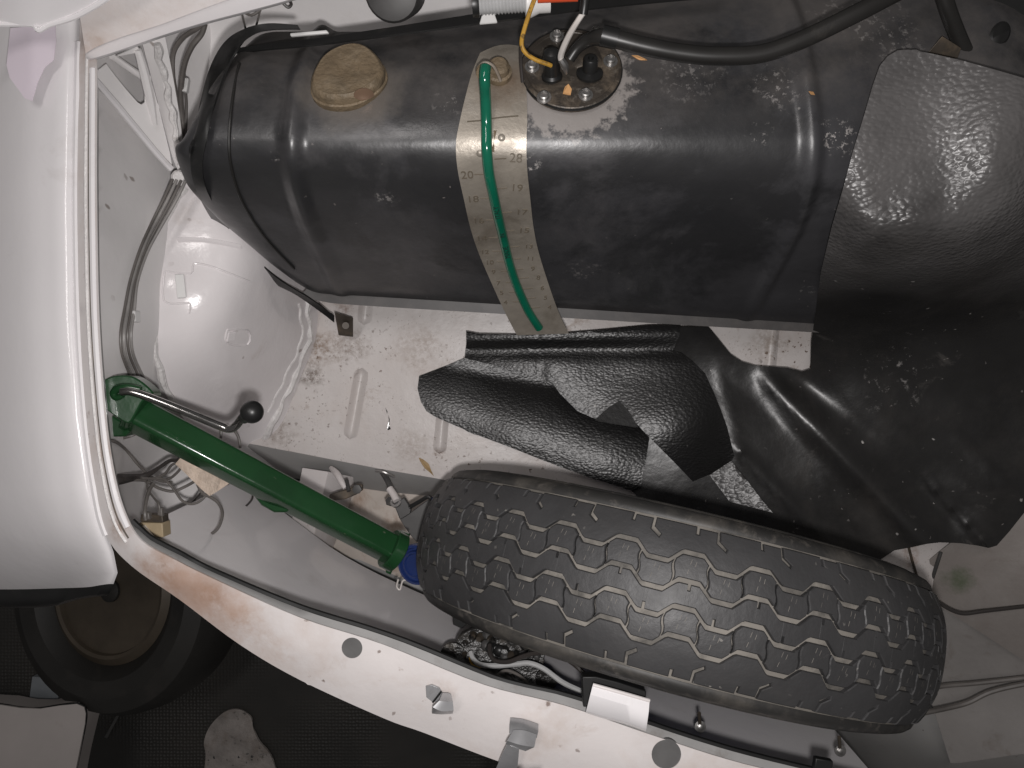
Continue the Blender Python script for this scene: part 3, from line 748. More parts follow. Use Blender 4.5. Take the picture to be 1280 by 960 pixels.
tube('panel_seam', [on(nbv, x, y, 0.0002) for x, y in smooth_path([(395, 755), (440, 757), (480, 772), (530, 800), (560, 818)], 4)], 0.0006, 'wing', car, 6, 2, True)
tube('panel_seam', [on(nbv, x, y, 0.0002) for x, y in smooth_path([(812, 897), (870, 905), (940, 917), (990, 930), (1030, 948)], 4)], 0.0006, 'wing', car, 6, 2, True)
on_box('drain_hole', nbv, 257, 697, (0.007, 0.006, 0.001), 0.4, 'hole', car, 0.0002, 0)
# beige stained sheet in the well and the folded white box bracket
sheet('well_plate', [(405, 588), (470, 596), (545, 608), (600, 640), (600, 735), (545, 735), (500, 722), (450, 700), (400, 690), (384, 640)], lambda x, y: 0.985 + 0.00008 * (y - 600), 'beige', car, step=14)
loft('bracket_box', [[(378, 585, .925), (367, 640, .94), (355, 695, .955)], [(410, 590, .915), (398, 645, .93), (385, 705, .945)], [(440, 596, .945), (428, 640, .96), (411, 690, .975)], [(446, 598, .98), (434, 640, .985), (415, 688, .99)]], 'flange', car, n=5, solid=0.0015, curve=True)
# loop pressed in the wing panel behind the jack
tube('pressed_line', [P(x, y, .82) for x, y in smooth_path([(262, 646), (258, 634), (266, 618), (288, 600)], 4)], 0.0010, 'wing', car, 6, 2, True)

# right inner wing: two brownish panels with a step between
sheet('right_wing_panel', [(1162, 700), (1174, 690), (1225, 650), (1300, 600), (1420, 560), (1420, 860), (1280, 826), (1225, 790), (1165, 752)],
      [(1162, 700, .925), (1174, 690, .92), (1225, 650, .90), (1300, 600, .88), (1420, 560, .86), (1420, 860, .84), (1280, 826, .92), (1165, 752, .95), (1220, 720, .915), (1240, 760, .91), (1300, 720, .875)], 'brownwing', car, step=14)
sheet('right_wing_lower', [(1150, 740), (1165, 750), (1225, 788), (1280, 824), (1420, 860), (1420, 1120), (1250, 1060), (1190, 960), (1165, 880)],
      [(1150, 740, .96), (1225, 788, .945), (1280, 824, .935), (1420, 860, .86), (1420, 1120, .86), (1250, 1060, .95), (1190, 960, .985), (1165, 880, .99), (1230, 860, .965), (1250, 930, .95)], 'nosebrown', car, step=14)
tube('wing_seam', [(1176, 690, .918), (1168, 715, .926), (1158, 745, .945)], 0.0022, 'darksteel', car, 8, 5)
tube('wing_stay', [(1135, 680, .90), (1140, 700, .91), (1147, 725, .93), (1150, 760, .95)], 0.0016, 'rustplate', car, 8, 5)

# black metal bulkhead right of the tank
sheet('bulkhead', [(1120, -80), (1130, 60), (1140, 160), (1290, 260), (1420, 200), (1420, -80)], [(1120, -80, .64), (1130, 60, .645), (1140, 160, .70), (1290, 260, .72), (1420, 200, .66), (1420, -80, .60)], 'black', car, step=30)

# ------------------------------------------------------------------ fuel tank
tank = empty('fuel_tank', P(640, 220, .84), 'black steel fuel tank lying across the bay under the thick hose', 'fuel tank')
PROF = [(28, .672), (48, .645), (75, .623), (100, .612), (130, .607), (160, .605), (185, .607), (212, .617), (240, .635), (270, .662), (305, .704), (345, .762), (372, .806), (386, .842)]
prof = [np.array(P(640, y, d))[1:] for y, d in PROF]      # (y, z)
prof = smooth_path(prof, 5)
def tank_rows(x0, x1, r0, r1, q=9):
    V, Fc = [], []
    n = len(prof)
    nrm = []
    for i in range(n):
        t = prof[min(i + 1, n - 1)] - prof[max(i - 1, 0)]
        t = t / np.linalg.norm(t); nrm.append(np.array([t[1], -t[0]]) * (1 if t[1] < 0 or True else 1))
    for i in range(n):
        if nrm[i][1] < 0 and i < n * 0.6: nrm[i] = -nrm[i]
    # consistent outward (towards the phone / front)
    for i in range(n):
        if np.dot(nrm[i], np.array([-0.4, 1.0])) < 0: nrm[i] = -nrm[i]
    for i in range(n):
        s = i / (n - 1)
        bulge = math.sin(math.pi * min(1, max(0, s)) ** 0.8)
        xa = float(np.interp(480 - F * prof[i][0] / (H - prof[i][1]), [30, 75, 130, 200, 260, 300, 350, 385], [-.237, -.246, -.256, -.274, -.279, -.272, -.252, -.232]))
        xb = x1
        row = []
        row.append((xa + 0.004, 0.14))
        for k in range(q):
            ph = math.pi / 2 * k / (q - 1)
            row.append((xa + r0 * (1 - math.cos(ph)), r0 * 0.75 * (1 - math.sin(ph))))
        m_ = 190
        for k in range(1, m_):
            row.append((xa + r0 + (xb - r1 - xa - r0) * k / m_, 0))
        for k in range(q):
            ph = math.pi / 2 * (1 - k / (q - 1))
            row.append((xb - r1 * (1 - math.cos(ph)), r1 * 0.75 * (1 - math.sin(ph))))
        for (x, dp) in row:
            rb = 0
            for xc, a in ((-0.164 - 0.020 * s, 0.0060), (0.222 + 0.03 * s, 0.0062)):
                u = (x - xc) / 0.0115
                if abs(u) < 1: rb += a * (math.cos(u * math.pi) * .5 + .5) ** 0.8 * min(1, (1 - s) * 5 + .15)
            p = prof[i] - nrm[i] * (dp - rb)
            V.append(Vector((x, p[0] - 0.064 * x * s * s + 0.16 * max(-0.05, x + 0.078) * (1 - s) ** 3, p[1])))
    w_ = len(V) // n
    for i in range(n - 1):
        for j in range(w_ - 1):
            Fc.append((i * w_ + j, i * w_ + j + 1, (i + 1) * w_ + j + 1, (i + 1) * w_ + j))
    return V, Fc
M['tank'] = mat('black_tank_enamel', (0.042, 0.0415, 0.0445), 0.36, spec=0.7, var=0.3, vscale=9, rvar=0.08,
                dirt=((7, 0.5, 0.72, (0.085, 0.081, 0.083), 0.8), (4.5, 0.48, 0.56, (0.02, 0.02, 0.021), 0.8)), specks=((70, 0.08, (0.4, 0.38, 0.36), 0.15), (150, 0.14, (0.2, 0.18, 0.17), 0.10)),
                bump=('noise', 26, 0.05, 0.01), bump2=('noise', 130, 0.06, 0.003), extra=tank_extra)
tv, tf = tank_rows(-0.325, 0.47, 0.032, 0.10)
# more rows across for crisp ribs come from the 40 columns; refine between the ribs
tshell = add('tank_shell', tv, tf, 'tank', tank, True, 70)
up(tshell)
md = tshell.modifiers.new('sub', 'SUBSURF'); md.levels = 1; md.render_levels = 1
tbv = bvh_of(tshell)
# seam flange along the foot, and the flange along the top
loft('tank_flange', [[(385, 360, .826), (400, 364, .828), (440, 368, .828), (620, 376, .828), (700, 380, .828), (850, 386, .828), (1010, 391, .828), (1150, 396, .828)],
                     [(374, 370, .826), (400, 376, .828), (440, 381, .829), (620, 392, .830), (700, 397, .831), (850, 406, .832), (1010, 415, .832), (1150, 422, .833)]], 'dustyblack', tank, n=5, solid=0.0025)
loft('tank_top_flange', [[(283, 62, .66), (330, 55, .63), (400, 47, .622), (500, 32, .622), (620, 13, .622), (760, -8, .62), (900, -20, .62)],
                         [(285, 68, .66), (330, 62, .628), (400, 55, .618), (500, 42, .615), (620, 26, .614), (760, 8, .614), (900, -5, .614)]], 'black', tank, n=5, solid=0.0015)
# the filler cap, lobed and dented
p, n = hit(437, 101, tbv)
n = (n + Vector((0, 0.05, 0.3))).normalized()
def lob(a): return 1.0 + 0.075 * math.cos(2 * (a - 0.75)) + 0.045 * math.cos(3 * a + 1.0) + 0.02 * math.cos(5 * a)
cap = lathe('filler_cap', [(0.030, -0.012), (0.0312, -0.001), (0.0312, 0.002), (0.0298, 0.003), (0.0296, 0.008), (0.0285, 0.0105), (0.0265, 0.0122), (0.0245, 0.0118), (0.020, 0.0132), (0.012, 0.0126), (0.006, 0.0110), (0.0035, 0.0104), (0.0, 0.0106)],
            frame(p + n * 0.001, n, Vector((0, 1, 0))) @ Matrix.Scale(0.93, 4), 'brass', tank, 40, lob, label='round tarnished brass cap', auto=45)
cbv = bvh_of(cap)
q, qn = hit(455, 119, cbv)
if q is not None:
    lathe('worn_dent', [(0, 0.0016), (0.0042, 0.0012), (0.0068, 0.0001)], frame(q, qn + Vector((0.1, -0.5, 0)), Vector((0, 1, 0))) @ Matrix.Scale(1.5, 4, (1, 0, 0)), 'copper', cap, 16)
# level scale: a strip of tin bent over the tank, straight past its foot
SL = [(600, 66), (591, 88), (584, 112), (575, 150), (570, 180), (572, 212), (580, 250), (588, 285), (599, 318), (618, 362), (632, 392), (646, 419)]
SR = [(652, 58), (656, 85), (658, 112), (659, 150), (658, 180), (659, 212), (663, 250), (667, 285), (674, 318), (688, 362), (699, 392), (711, 417)]
def scale_d(i, x, y):
    p, n_ = hit(x, y, tbv)
    d = (H - p.z) if p is not None else 0.85
    if y > 310: d = 0.710 + (y - 310) * 0.00090
    return d - 0.0030
rows = []
for c in range(7):
    t = c / 6
    rows.append([(SL[i][0] + (SR[i][0] - SL[i][0]) * t, SL[i][1] + (SR[i][1] - SL[i][1]) * t - (6 * math.sin(math.pi * t) * (1 if i == 0 else 0)), 0) for i in range(len(SL))])
rows = [[(x, y, scale_d(i, 0.5 * (SL[i][0] + SR[i][0]), y) + 0.0004 * math.sin(i * 2.1 + c)) for i, (x, y, _) in enumerate(r)] for c, r in enumerate(rows)]
strip = loft('level_scale', rows, 'tin', tank, n=6, solid=0.0008, label='tin strip stamped with a litre scale')
sbv = bvh_of(strip)
tp = smooth_path([(584, 152), (598, 151), (625, 147), (648, 145)], 3)
tube('stamped_line', [on(sbv, x, y, 0.0002) for x, y in tp], 0.0006, 'engrave', strip, 6, 1, True)
def on_scale(txt, px, py, size, rot=0.0):
    p, n = hit(px, py, sbv)
    if p is None: return
    x = Vector((1, 0, 0)) - n * n.x; x.normalize()
    y = n.cross(x)
    mx = Matrix(((x.x, y.x, n.x, p.x + n.x * .0003), (x.y, y.y, n.y, p.y + n.y * .0003), (x.z, y.z, n.z, p.z + n.z * .0003), (0, 0, 0, 1))) @ Matrix.Rotation(rot, 4, 'Z')
    V, Fc = text_geo(txt, size, mx)
    add('stamped_number', V, Fc, 'engrave', strip, False, 0)
def tick(x0, y0, x1, y1, r=0.0006):
    a, _ = hit(x0, y0, sbv); b, _ = hit(x1, y1, sbv)
    if a is None or b is None: return
    tube('stamped_tick', [a, b], r, 'engrave', strip, 6, 1, True)
right = [('28', 645, 198), ('19', 646, 235), ('17', 652, 265), ('15', 655, 288), ('13', 661, 308), ('11', 663, 323), ('9', 666, 336), ('8', 673, 347), ('6', 678, 360), ('5', 682, 372), ('4', 687, 384)]
left = [('20', 584, 219), ('18', 591, 249), ('16', 598, 276), ('14', 602, 298), ('12', 606, 315), ('10', 612, 328), ('9', 617, 340), ('7', 623, 354), ('5', 627, 366), ('4', 632, 378)]
for t, x, y in right:
    s_ = 0.0105 if y < 300 else 0.0082
    on_scale(t, x, y, s_, -0.06); tick(x - 27 + (2 if len(t) < 2 else 0), y + 1, x - 12, y)
for t, x, y in left:
    s_ = 0.0105 if y < 300 else 0.0082
    on_scale(t, x, y, s_, 0.05); tick(x + 9, y - 1, x + 20, y - 1)
for x, y in ((612, 170), (627, 172), (600, 192)):
    p, n = hit(x, y, sbv)
    lathe('dimple', [(0, 0.0012), (0.002, 0.0008), (0.003, 0)], frame(p, n), 'tin', strip, 10)
p, n = hit(619, 172, sbv)
tube('slot', [on(sbv, 619, 163, 0), on(sbv, 616, 190, 0)], 0.0012, 'brass', strip, 8, 1, True)
# banjo fitting at the top of the tube
p, n = hit(623, 93, sbv)
fit = lathe('hose_fitting', [(0.0105, -0.001), (0.0105, 0.004), (0.0085, 0.005), (0.0082, 0.010), (0.006, 0.0125), (0.0, 0.0125)], frame(p, n), 'brass', tank, 6 * 4)
lathe('clip_ring', [(0.0055, -0.0015), (0.0068, -0.0015), (0.0068, 0.0015), (0.0055, 0.0015)], frame(P(606, 90, .588), (0.15, -0.9, 0.6)), 'brass', fit, 20)
tube('clip_ring', [P(598, 84, .586), P(606, 78, .583), P(616, 82, .583), P(622, 92, .584), P(626, 102, .586)], 0.0012, 'tin', fit, 8, 5, True)
# sender plate with its screws and terminals
p, n = hit(714, 88, tbv)
mx = frame(p, n, Vector((0, 1, 0)))
plate = lathe('sender_plate', [(0.0375, -0.002), (0.0375, 0.0022), (0.0365, 0.0030), (0.0340, 0.0031), (0.0335, 0.0026), (0.0, 0.0026)], mx @ Matrix.Scale(1.06, 4, (1, 0, 0)), 'gasket', tank, 48, label='grimy round plate ringed with screws')
tube('gasket_ring', [mx @ Vector((0.0392 * math.cos(a), 0.0372 * math.sin(a), 0.0012)) for a in [2 * math.pi * i / 36 for i in range(37)]], 0.0014, 'seal', plate, 6, 1, True)
pbv = bvh_of(plate)
for (x, y) in ((665, 84), (680, 122), (732, 119), (763, 77), (696, 46), (745, 42)):
    p, n = hit(x, y, pbv)
    if p is None: p, n = hit(x, y, tbv)
    lathe('screw', [(0.0058, 0), (0.0058, 0.0008), (0.0040, 0.0010), (0.0040, 0.0040), (0.0030, 0.0046), (0.0026, 0.0030), (0, 0.0028)], frame(p, n, Vector((0, 1, 0))), 'steel', plate, 12)
p, n = hit(690, 97, pbv)
term = lathe('terminal_cap', [(0.0082, 0), (0.0082, 0.002), (0.0066, 0.004), (0.0062, 0.014), (0.0070, 0.016), (0.0060, 0.022), (0.003, 0.0245), (0, 0.0248)], frame(p, n + Vector((-.05, .35, 0)), Vector((0, 1, 0))), 'black', plate, 20)
p, n = hit(737, 93, pbv)
lathe('outlet_stub', [(0.0105, 0), (0.0105, 0.002), (0.0060, 0.004), (0.0058, 0.013), (0.0050, 0.0145), (0.0024, 0.0146), (0.0022, 0.012), (0, 0.012)], frame(p, n + Vector((0, .3, 0)), Vector((0, 1, 0))), 'black', plate, 20)
p, n = hit(735, 74, pbv)
lathe('crud_lump', [(0, 0.004), (0.006, 0.0032), (0.010, 0.0016), (0.0125, 0)], frame(p, n), 'gasket', plate, 14, lambda a: 1 + 0.15 * math.sin(3 * a + 1))
# small flakes lying about
def flake(px, py, tree, pts, m, label, cat='flake', name='paint_flake', d=None, lift=0.0006, bend=0.0008, group=None):
    if tree is not None:
        p, n = hit(px, py, tree)
    else: p, n = P(px, py, d), Vector((0, 0, 1))
    mx = frame(p + n * lift, n, Vector((0, 1, 0)))
    V = [mx @ Vector((x, y, bend * math.cos(i * 2.2))) for i, (x, y) in enumerate(pts)]
    V += [v - n * 0.0004 for v in V]
    k = len(pts)
    o = add(name, V, [tuple(range(k)), tuple(range(2 * k - 1, k - 1, -1))] + [(i, k + i, k + (i + 1) % k, (i + 1) % k) for i in range(k)], m, None, False, 0)
    return tag(o, label, cat, group)
FK = [(-.0035, -.004), (.0025, -.0045), (.0036, .001), (.001, .005), (-.002, .003)]
flake(709, 113, pbv, FK, 'flake', 'orange chip lying on the round sender plate between two screws')
flake(799, 73, tbv, [(-.006, .002), (-.001, .003), (.005, -.001), (.006, -.003), (0, -.0015)], 'flake', 'orange sliver on the black tank just under the thick black hose')
flake(1014, 117, tbv, [(-.003, .001), (.002, .0016), (.003, -.001), (-.001, -.0015)], 'flake', 'tiny orange crumb on the black tank right of its right hand rib')
# retaining strap at the left end
def th(x, y, lift=0.003, fb=.7):
    p, n = hit(x, y, tbv)
    return p + n * lift if p is not None else P(x, y, fb)
def hug(p):
    q, n_ = hit(p[0], p[1], tbv)
    return (p[0], p[1], min(p[2], H - q.z - 0.008)) if q is not None else p
def strap_band(pairs):
    A = [a for a, b in pairs]; B = [b for a, b in pairs]
    rows = []
    for t in (0, .2, .4, .6, .8, 1):
        rows.append([hug(tuple(np.array(a) + (np.array(b) - np.array(a)) * t)) for a, b in zip(A, B)])
    return rows
sa = [(375, 36, .60), (340, 37, .60), (316, 44, .605), (296, 62, .62), (280, 92, .64), (268, 130, .655), (258, 175, .672), (253, 210, .688), (260, 242, .705), (285, 285, .735), (320, 325, .765), (352, 352, .79), (385, 372, .82), (418, 394, .86)]
sb = [(372, 31, .60), (335, 29, .60), (305, 36, .605), (280, 53, .635), (262, 85, .665), (250, 128, .69), (241, 175, .71), (238, 205, .72), (246, 240, .735), (271, 284, .76), (304, 322, .785), (334, 350, .80), (372, 370, .825), (418, 403, .86)]
sd = strap_band([(a, b) for a, b in zip(sa, sb)])
strap = empty('tank_strap', P(425, 405, .90), 'narrow dark steel strap round the left end of the black tank', 'strap')
loft('band', [[tuple(p) for p in r] for r in sd], 'blackband', strap, n=5, solid=0.0015)
prism('foot', [(418, 390), (441, 397), (441, 421), (423, 419)], lambda x, y: .868 + (y - 390) * 0.0012, 0.003, 'rustplate', strap, bevel=0.0005)
tube('rivet', [(432, 407, .884), (432, 407, .880)], 0.004, 'rustplate', strap, 10, 1)
tube('bead_line', [th(x, y, 0.001) for x, y in ((300, 80), (292, 120), (287, 170), (290, 210), (305, 255), (335, 300), (368, 335))], 0.0012, 'hose', tank, 6, 5, True)

# green sight tube
gp = [(607, 84, .578), (606, 92, .577), (606, 104, .579), (607, 125, .589), (608, 155, .602), (608.5, 187, .617), (611, 215, .633), (616, 240, .650), (622, 268, .677), (629, 297, .704), (637, 330, .737), (646, 357, .760), (660, 388, .774), (674, 410, .792)]
gp = [(x, y, min(d, H - hit(x, y, sbv)[0].z - 0.0046) if 100 < y < 405 and hit(x, y, sbv)[0] is not None else d) for x, y, d in gp]
gt = tube('sight_tube', gp, 0.00435, 'greentube', None, 14, 6)
tag(gt, 'green translucent tube running down the middle of the tin scale', 'tube')
# printing on the tube, read upwards
gS = smooth_path([(*P(*p),) for p in gp], 12)
def tube_word(txt, py, size):
    best = min(range(1, len(gS) - 1), key=lambda i: abs(480 - F * gS[i][1] / (H - gS[i][2]) - py))
    p = Vector(gS[best]); t = (Vector(gS[best - 1]) - Vector(gS[best + 1])).normalized()
    n = (CAMP - p); n = (n - t * n.dot(t)).normalized()
    y = n.cross(t)
    q = p + n * 0.00443
    mx = Matrix(((t.x, y.x, n.x, q.x), (t.y, y.y, n.y, q.y), (t.z, y.z, n.z, q.z), (0, 0, 0, 1)))
    V, Fc = text_geo(txt, size, mx, 0.0001)
    add('printed_word', V, Fc, 'ink', gt, False, 0)
tube_word('ITALY', 261, 0.0062); tube_word('IN', 289, 0.0062); tube_word('MADE', 312, 0.0066)

# thick black hose, leads at the sender
hz = tube('fuel_hose', [(712, 74, .590), (722, 60, .586), (738, 49, .580), (760, 47, .572), (807, 58, .572), (850, 66, .573), (895, 70, .573), (952, 67, .572), (1004, 49, .568), (1070, 17, .562), (1114, -6, .56), (1200, -50, .56)], [.0042, .0042, .0052, .0064, .0066, .0066, .0066, .0066, .0066, .0066, .0066, .0066], 'hose', None, 16, 7)
tag(hz, 'thick black rubber hose curving over the top of the tank', 'hose')
tube('hose_sleeve', [(752, 44, .571), (772, 49, .571)], 0.0077, 'black', hz, 16, 1)
yw = tube('yellow_lead', [(676, -20, .54), (664, 10, .545), (655, 38, .55), (652, 54, .555), (656, 65, .558), (668, 74, .562), (684, 80, .566), (689, 82, .568)], 0.0016, 'yellow', None, 8, 7)
tag(yw, 'thin yellow wire plugged into the black cap on the sender', 'wire')
ww = tube('white_lead', [(729, 16, .545), (721, 28, .55), (712, 43, .562), (704, 60, .576), (701, 72, .586), (705, 86, .592)], [.0020, .0020, .0022, .0023, .0023, .0014], 'whiteins', None, 8, 7)
tag(ww, 'short white wire with a bare crimped end beside the sender', 'wire')
tube('black_sleeve', [(734, -20, .54), (731, 4, .543), (729, 18, .546)], 0.0032, 'black', ww, 10, 3)
tube('bare_end', [(701, 74, .586), (706, 82, .590), (708, 92, .596)], [.0026, .003, .0012], 'steel', ww, 8, 3)
oc = tube('orange_plug', [(672, -6, .54), (722, -8, .54)], 0.0052, 'orange', None, 12, 1)
tag(oc, 'orange red plastic plug at the top edge above the sender', 'plug')
bl = tube('black_lead', [(720, -30, .55), (690, -5, .555), (664, 18, .56), (654, 45, .575), (651, 75, .592), (653, 103, .602)], 0.0013, 'darkwire', None, 8, 6)
tag(bl, 'thin black wire looping down beside the edge of the sender plate', 'wire')

# ribbed grey conduit with white ends, dark reservoir, odds at the top edge
cn = empty('ribbed_conduit', P(640, 5, .56), 'ribbed grey plastic conduit with white ends at the top edge', 'conduit')
axis = (P(690, 2, .56) - P(596, 8, .56)).normalized()
cp = []
for i in range(38):
    r_ = 0.0075 if i % 2 else 0.0086
    cp.append((r_, 0.0012 * i))
lathe('ribbed_sleeve', cp, frame(P(598, 4, .56), axis), 'clear', cn, 18, auto=80)
lathe('end_collar', [(0.0105, 0), (0.0115, 0.001), (0.0115, 0.004), (0.009, 0.010), (0.009, 0.018)], frame(P(656, 1, .556), axis), 'whiteplastic', cn, 20)
lathe('end_collar', [(0.0095, -0.004), (0.0098, 0.0), (0.0092, 0.001)], frame(P(597, 4, .56), axis), 'black', cn, 20)
prism('fastening_tab', [(604, 12), (616, 10), (622, 28), (599, 30)], lambda x, y: .566 + 0.0004 * (y - 10), 0.002, 'whiteplastic', cn)
rs = lathe('reservoir', [(0.012, 0.0), (0.0205, -0.002), (0.0225, -0.006), (0.0225, -0.06), (0.0205, -0.065), (0.0, -0.066)][::-1], frame(P(489, -8, .63), (0.0, -0.55, 1.0), Vector((0, 1, 0))), 'darksteel', None, 28)
tag(rs, 'dark grey plastic reservoir behind the top edge of the tank', 'reservoir')
wl = tube('spring_clip', [(300, 5, .62), (304, 24, .63), (309, 44, .66)], 0.0009, 'wire', None, 8, 4)
tag(wl, 'thin bent wire clip standing above the strap at the top left', 'clip')
tube('clip_leg', [(328, 0, .62), (323, 22, .63), (318, 40, .65)], 0.0009, 'wire', wl, 8, 4)
tube('clip_bridge', [(302, 13, .624), (314, 19, .622), (326, 12, .622)], 0.0012, 'wire', wl, 8, 4)
sw = tube('wire_scrap', [(354, 4, .61), (360, 9, .612), (364, 5, .612), (361, 0, .612)], 0.0013, 'darkwire', None, 8, 5)
tag(sw, 'tiny curl of dark cable at the scuttle edge by the top left', 'cable')
wb = prism('white_bar', [(362, 41), (408, 37), (411, 41), (363, 45)], .610, 0.003, 'whiteplastic', None)
tag(wb, 'slim white plastic bar lying along the top edge of the tank', 'bar')
# bulkhead pipe and bits at the top right
bp = tube('breather_pipe', [(1172, -30, .585), (1182, 4, .595), (1192, 32, .605), (1205, 62, .615), (1215, 80, .62)], 0.0062, 'hose', None, 14, 6)
tag(bp, 'short dark pipe dropping behind the big vinyl mat at the top right', 'pipe')
bt = prism('metal_bracket', [(1158, 68), (1178, 45), (1202, 60), (1196, 76)], lambda x, y: .598 + 0.0004 * (y - 45), 0.0012, 'rustplate', None)
tag(bt, 'small brown metal bracket poking out above the big vinyl mat', 'bracket')
gm = lathe('rubber_grommet', [(0, 0.0015), (0.006, 0.0015), (0.0078, 0)], frame(on(tbv, 1249, 44, 0.0008, .6), (0, -.1, 1)) @ Matrix.Rotation(-0.5, 4, 'Z') @ Matrix.Scale(1.35, 4, (0, 1, 0)), 'seal', None, 20)
tag(gm, 'dark oval rubber plug in the bulkhead near the top right corner', 'plug')

# ------------------------------------------------------------------ vinyl mat
vm = empty('vinyl_mat', P(1000, 600, .90), 'large crumpled black vinyl mat covering the right end of the tank', 'mat')
mat_out = [(1013, 462), (1014, 430), (1018, 400), (1026, 340), (1040, 282), (1054, 235), (1066, 190), (1080, 145), (1091, 107), (1100, 82), (1110, 70), (1122, 63), (1136, 62), (1165, 67), (1200, 75), (1240, 86), (1285, 99), (1360, 118), (1400, 300), (1390, 500), (1330, 590), (1281, 640), (1262, 664), (1246, 682), (1236, 685), (1222, 682), (1200, 679), (1175, 678), (1158, 680), (1140, 684), (1118, 688), (1100, 700), (960, 700), (850, 660), (790, 615), (780, 560), (780, 500), (800, 440), (850, 409), (885, 409), (893, 418), (903, 430), (914, 443), (928, 452), (945, 457), (965, 458), (985, 460), (1003, 465)]
mc = [(1122, 63, .590), (1091, 107, .594), (1180, 70, .586), (1240, 86, .577), (1285, 99, .574), (1066, 190, .597), (1054, 235, .609), (1130, 150, .593), (1200, 150, .584), (1255, 150, .572), (1290, 145, .573), (1130, 210, .597), (1200, 210, .588), (1250, 215, .579),
       (1110, 255, .603), (1180, 258, .598), (1230, 255, .593), (1040, 285, .640), (1090, 290, .614), (1150, 290, .605), (1200, 285, .602), (1250, 270, .604), (1300, 230, .606), (1280, 290, .645), (1305, 170, .583), (1360, 118, .60), (1400, 300, .75), (1028, 330, .700), (1100, 325, .650), (1100, 345, .685), (1180, 320, .642), (1180, 345, .682), (1260, 330, .695),
       (1020, 390, .80), (1090, 390, .785), (1180, 390, .78), (1280, 380, .785), (1013, 462, .872), (1060, 460, .858), (1130, 460, .848), (1210, 460, .842), (1290, 480, .842), (1390, 500, .83),
       (885, 409, .87), (928, 452, .885), (970, 458, .885), (920, 520, .882), (1040, 530, .868), (1120, 540, .860), (1200, 560, .855), (1281, 640, .845), (1300, 560, .842),
       (1000, 570, .876), (1060, 640, .873), (1110, 682, .872), (1130, 620, .866), (1165, 660, .864), (1236, 684, .855), (1200, 640, .856),
       (960, 640, .880), (880, 560, .884), (850, 640, .892), (800, 560, .895), (820, 450, .892), (860, 500, .892), (960, 700, .888), (1100, 700, .880)]
mat_tps = TPS(mc, 4e-5)
def mat_d(x, y):
    d = mat_tps(x, y)
    # fold ridges along lines
    for (x0, y0, x1, y1, wd, a) in ((968, 482, 1152, 672, 15, 0.011), (932, 572, 1012, 656, 6, 0.0045), (1172, 616, 1234, 681, 5, 0.005), (1010, 480, 1190, 640, 20, -0.006), (1092, 556, 1176, 606, 3.5, 0.0016), (1036, 612, 1082, 664, 3, 0.0018), (940, 486, 1012, 548, 4, 0.0014), (1190, 470, 1262, 452, 4, 0.0014), (1100, 420, 1160, 442, 4, 0.0012), (900, 470, 925, 560, 4, 0.0016), (1210, 560, 1260, 610, 4, 0.0018)):
        L_ = math.hypot(x1 - x0, y1 - y0); ux, uy = (x1 - x0) / L_, (y1 - y0) / L_
        t = (x - x0) * ux + (y - y0) * uy; s = -(x - x0) * uy + (y - y0) * ux
        e = 1 if 0 <= t <= L_ else math.exp(-((min(abs(t), abs(t - L_))) / 25) ** 2)
        d -= a * math.exp(-(s / wd) ** 2) * e
    d += 0.0006 * math.sin(x * .045 + y * .02) * math.sin(y * .05 - x * .013)
    return d
lower = sheet('mat_sheet', mat_out, mat_d, 'bigmat', vm, step=8, solid=0.0015, auto=180)
mbv = bvh_of(lower)

folded = empty('folded_mat', P(760, 500, .90), 'grained black vinyl flaps folded over each other beside the spare tyre', 'mat')
# lower left lobe
LO = [(524, 470), (522, 486), (526, 502), (533, 514), (544, 521), (562, 529), (600, 545), (640, 560), (680, 576), (740, 598), (790, 613), (801, 607), (806, 585), (812, 546), (806, 528), (785, 505), (760, 490), (735, 470), (700, 446), (640, 432), (592, 428), (583, 446), (560, 456)]
def low_d(x, y):
    ux, uy = .955, .296
    t = ((x - 528) * ux + (y - 490) * uy) / 285; q = -(x - 528) * uy + (y - 490) * ux
    tt = min(1.1, max(0, t))
    return min(.913, .900 - .020 * tt ** 1.3 + .020 * ((q - 20) / 70) ** 2) + .0008 * math.sin(x * .05 + y * .03)
sheet('lower_flap', LO, low_d, 'leather', folded, step=7, solid=0.0015, auto=180)
# upper flap, with the rolled strip along its top edge
UP = [(583, 414), (600, 417), (640, 418), (700, 417), (760, 412), (810, 407), (851, 406), (849, 420), (841, 438), (852, 441), (866, 452), (882, 468), (892, 490), (901, 512), (909, 534), (918, 570), (914, 577), (890, 592), (866, 602), (842, 577), (810, 545), (796, 530), (770, 526), (745, 524), (722, 514), (700, 492), (690, 478), (640, 462), (581, 447), (583, 430)]
def up_d(x, y):
    d = .874 - .004 * math.exp(-((y - 420 + (x - 700) * .03) / 8) ** 2) + .005 * math.exp(-((y - 438) / 8) ** 2)
    d -= .024 * math.exp(-(((x - 850) / 95) ** 2 + ((y - 535 + (x - 850) * .1) / 70) ** 2))
    d += .010 * max(0, (720 - x) / 140) ** 1.5 + .006 * math.exp(-(((x - 905) / 22) ** 2)) * max(0, (y - 470) / 80)
    d += .0020 * math.exp(-(((x - 676) / 7) ** 2)) * math.exp(-(((y - 462) / 22) ** 2))
    return d + .0006 * math.sin(x * .04 - y * .05)
sheet('upper_flap', UP, up_d, 'leather', folded, step=7, solid=0.0015, auto=180)
sheet('dog_ear', [(744, 525), (757, 513), (774, 501), (786, 514), (798, 534), (780, 532), (762, 529)], lambda x, y: .8445 + 0.0003 * (534 - y), 'mat', folded, step=6, solid=0.001)
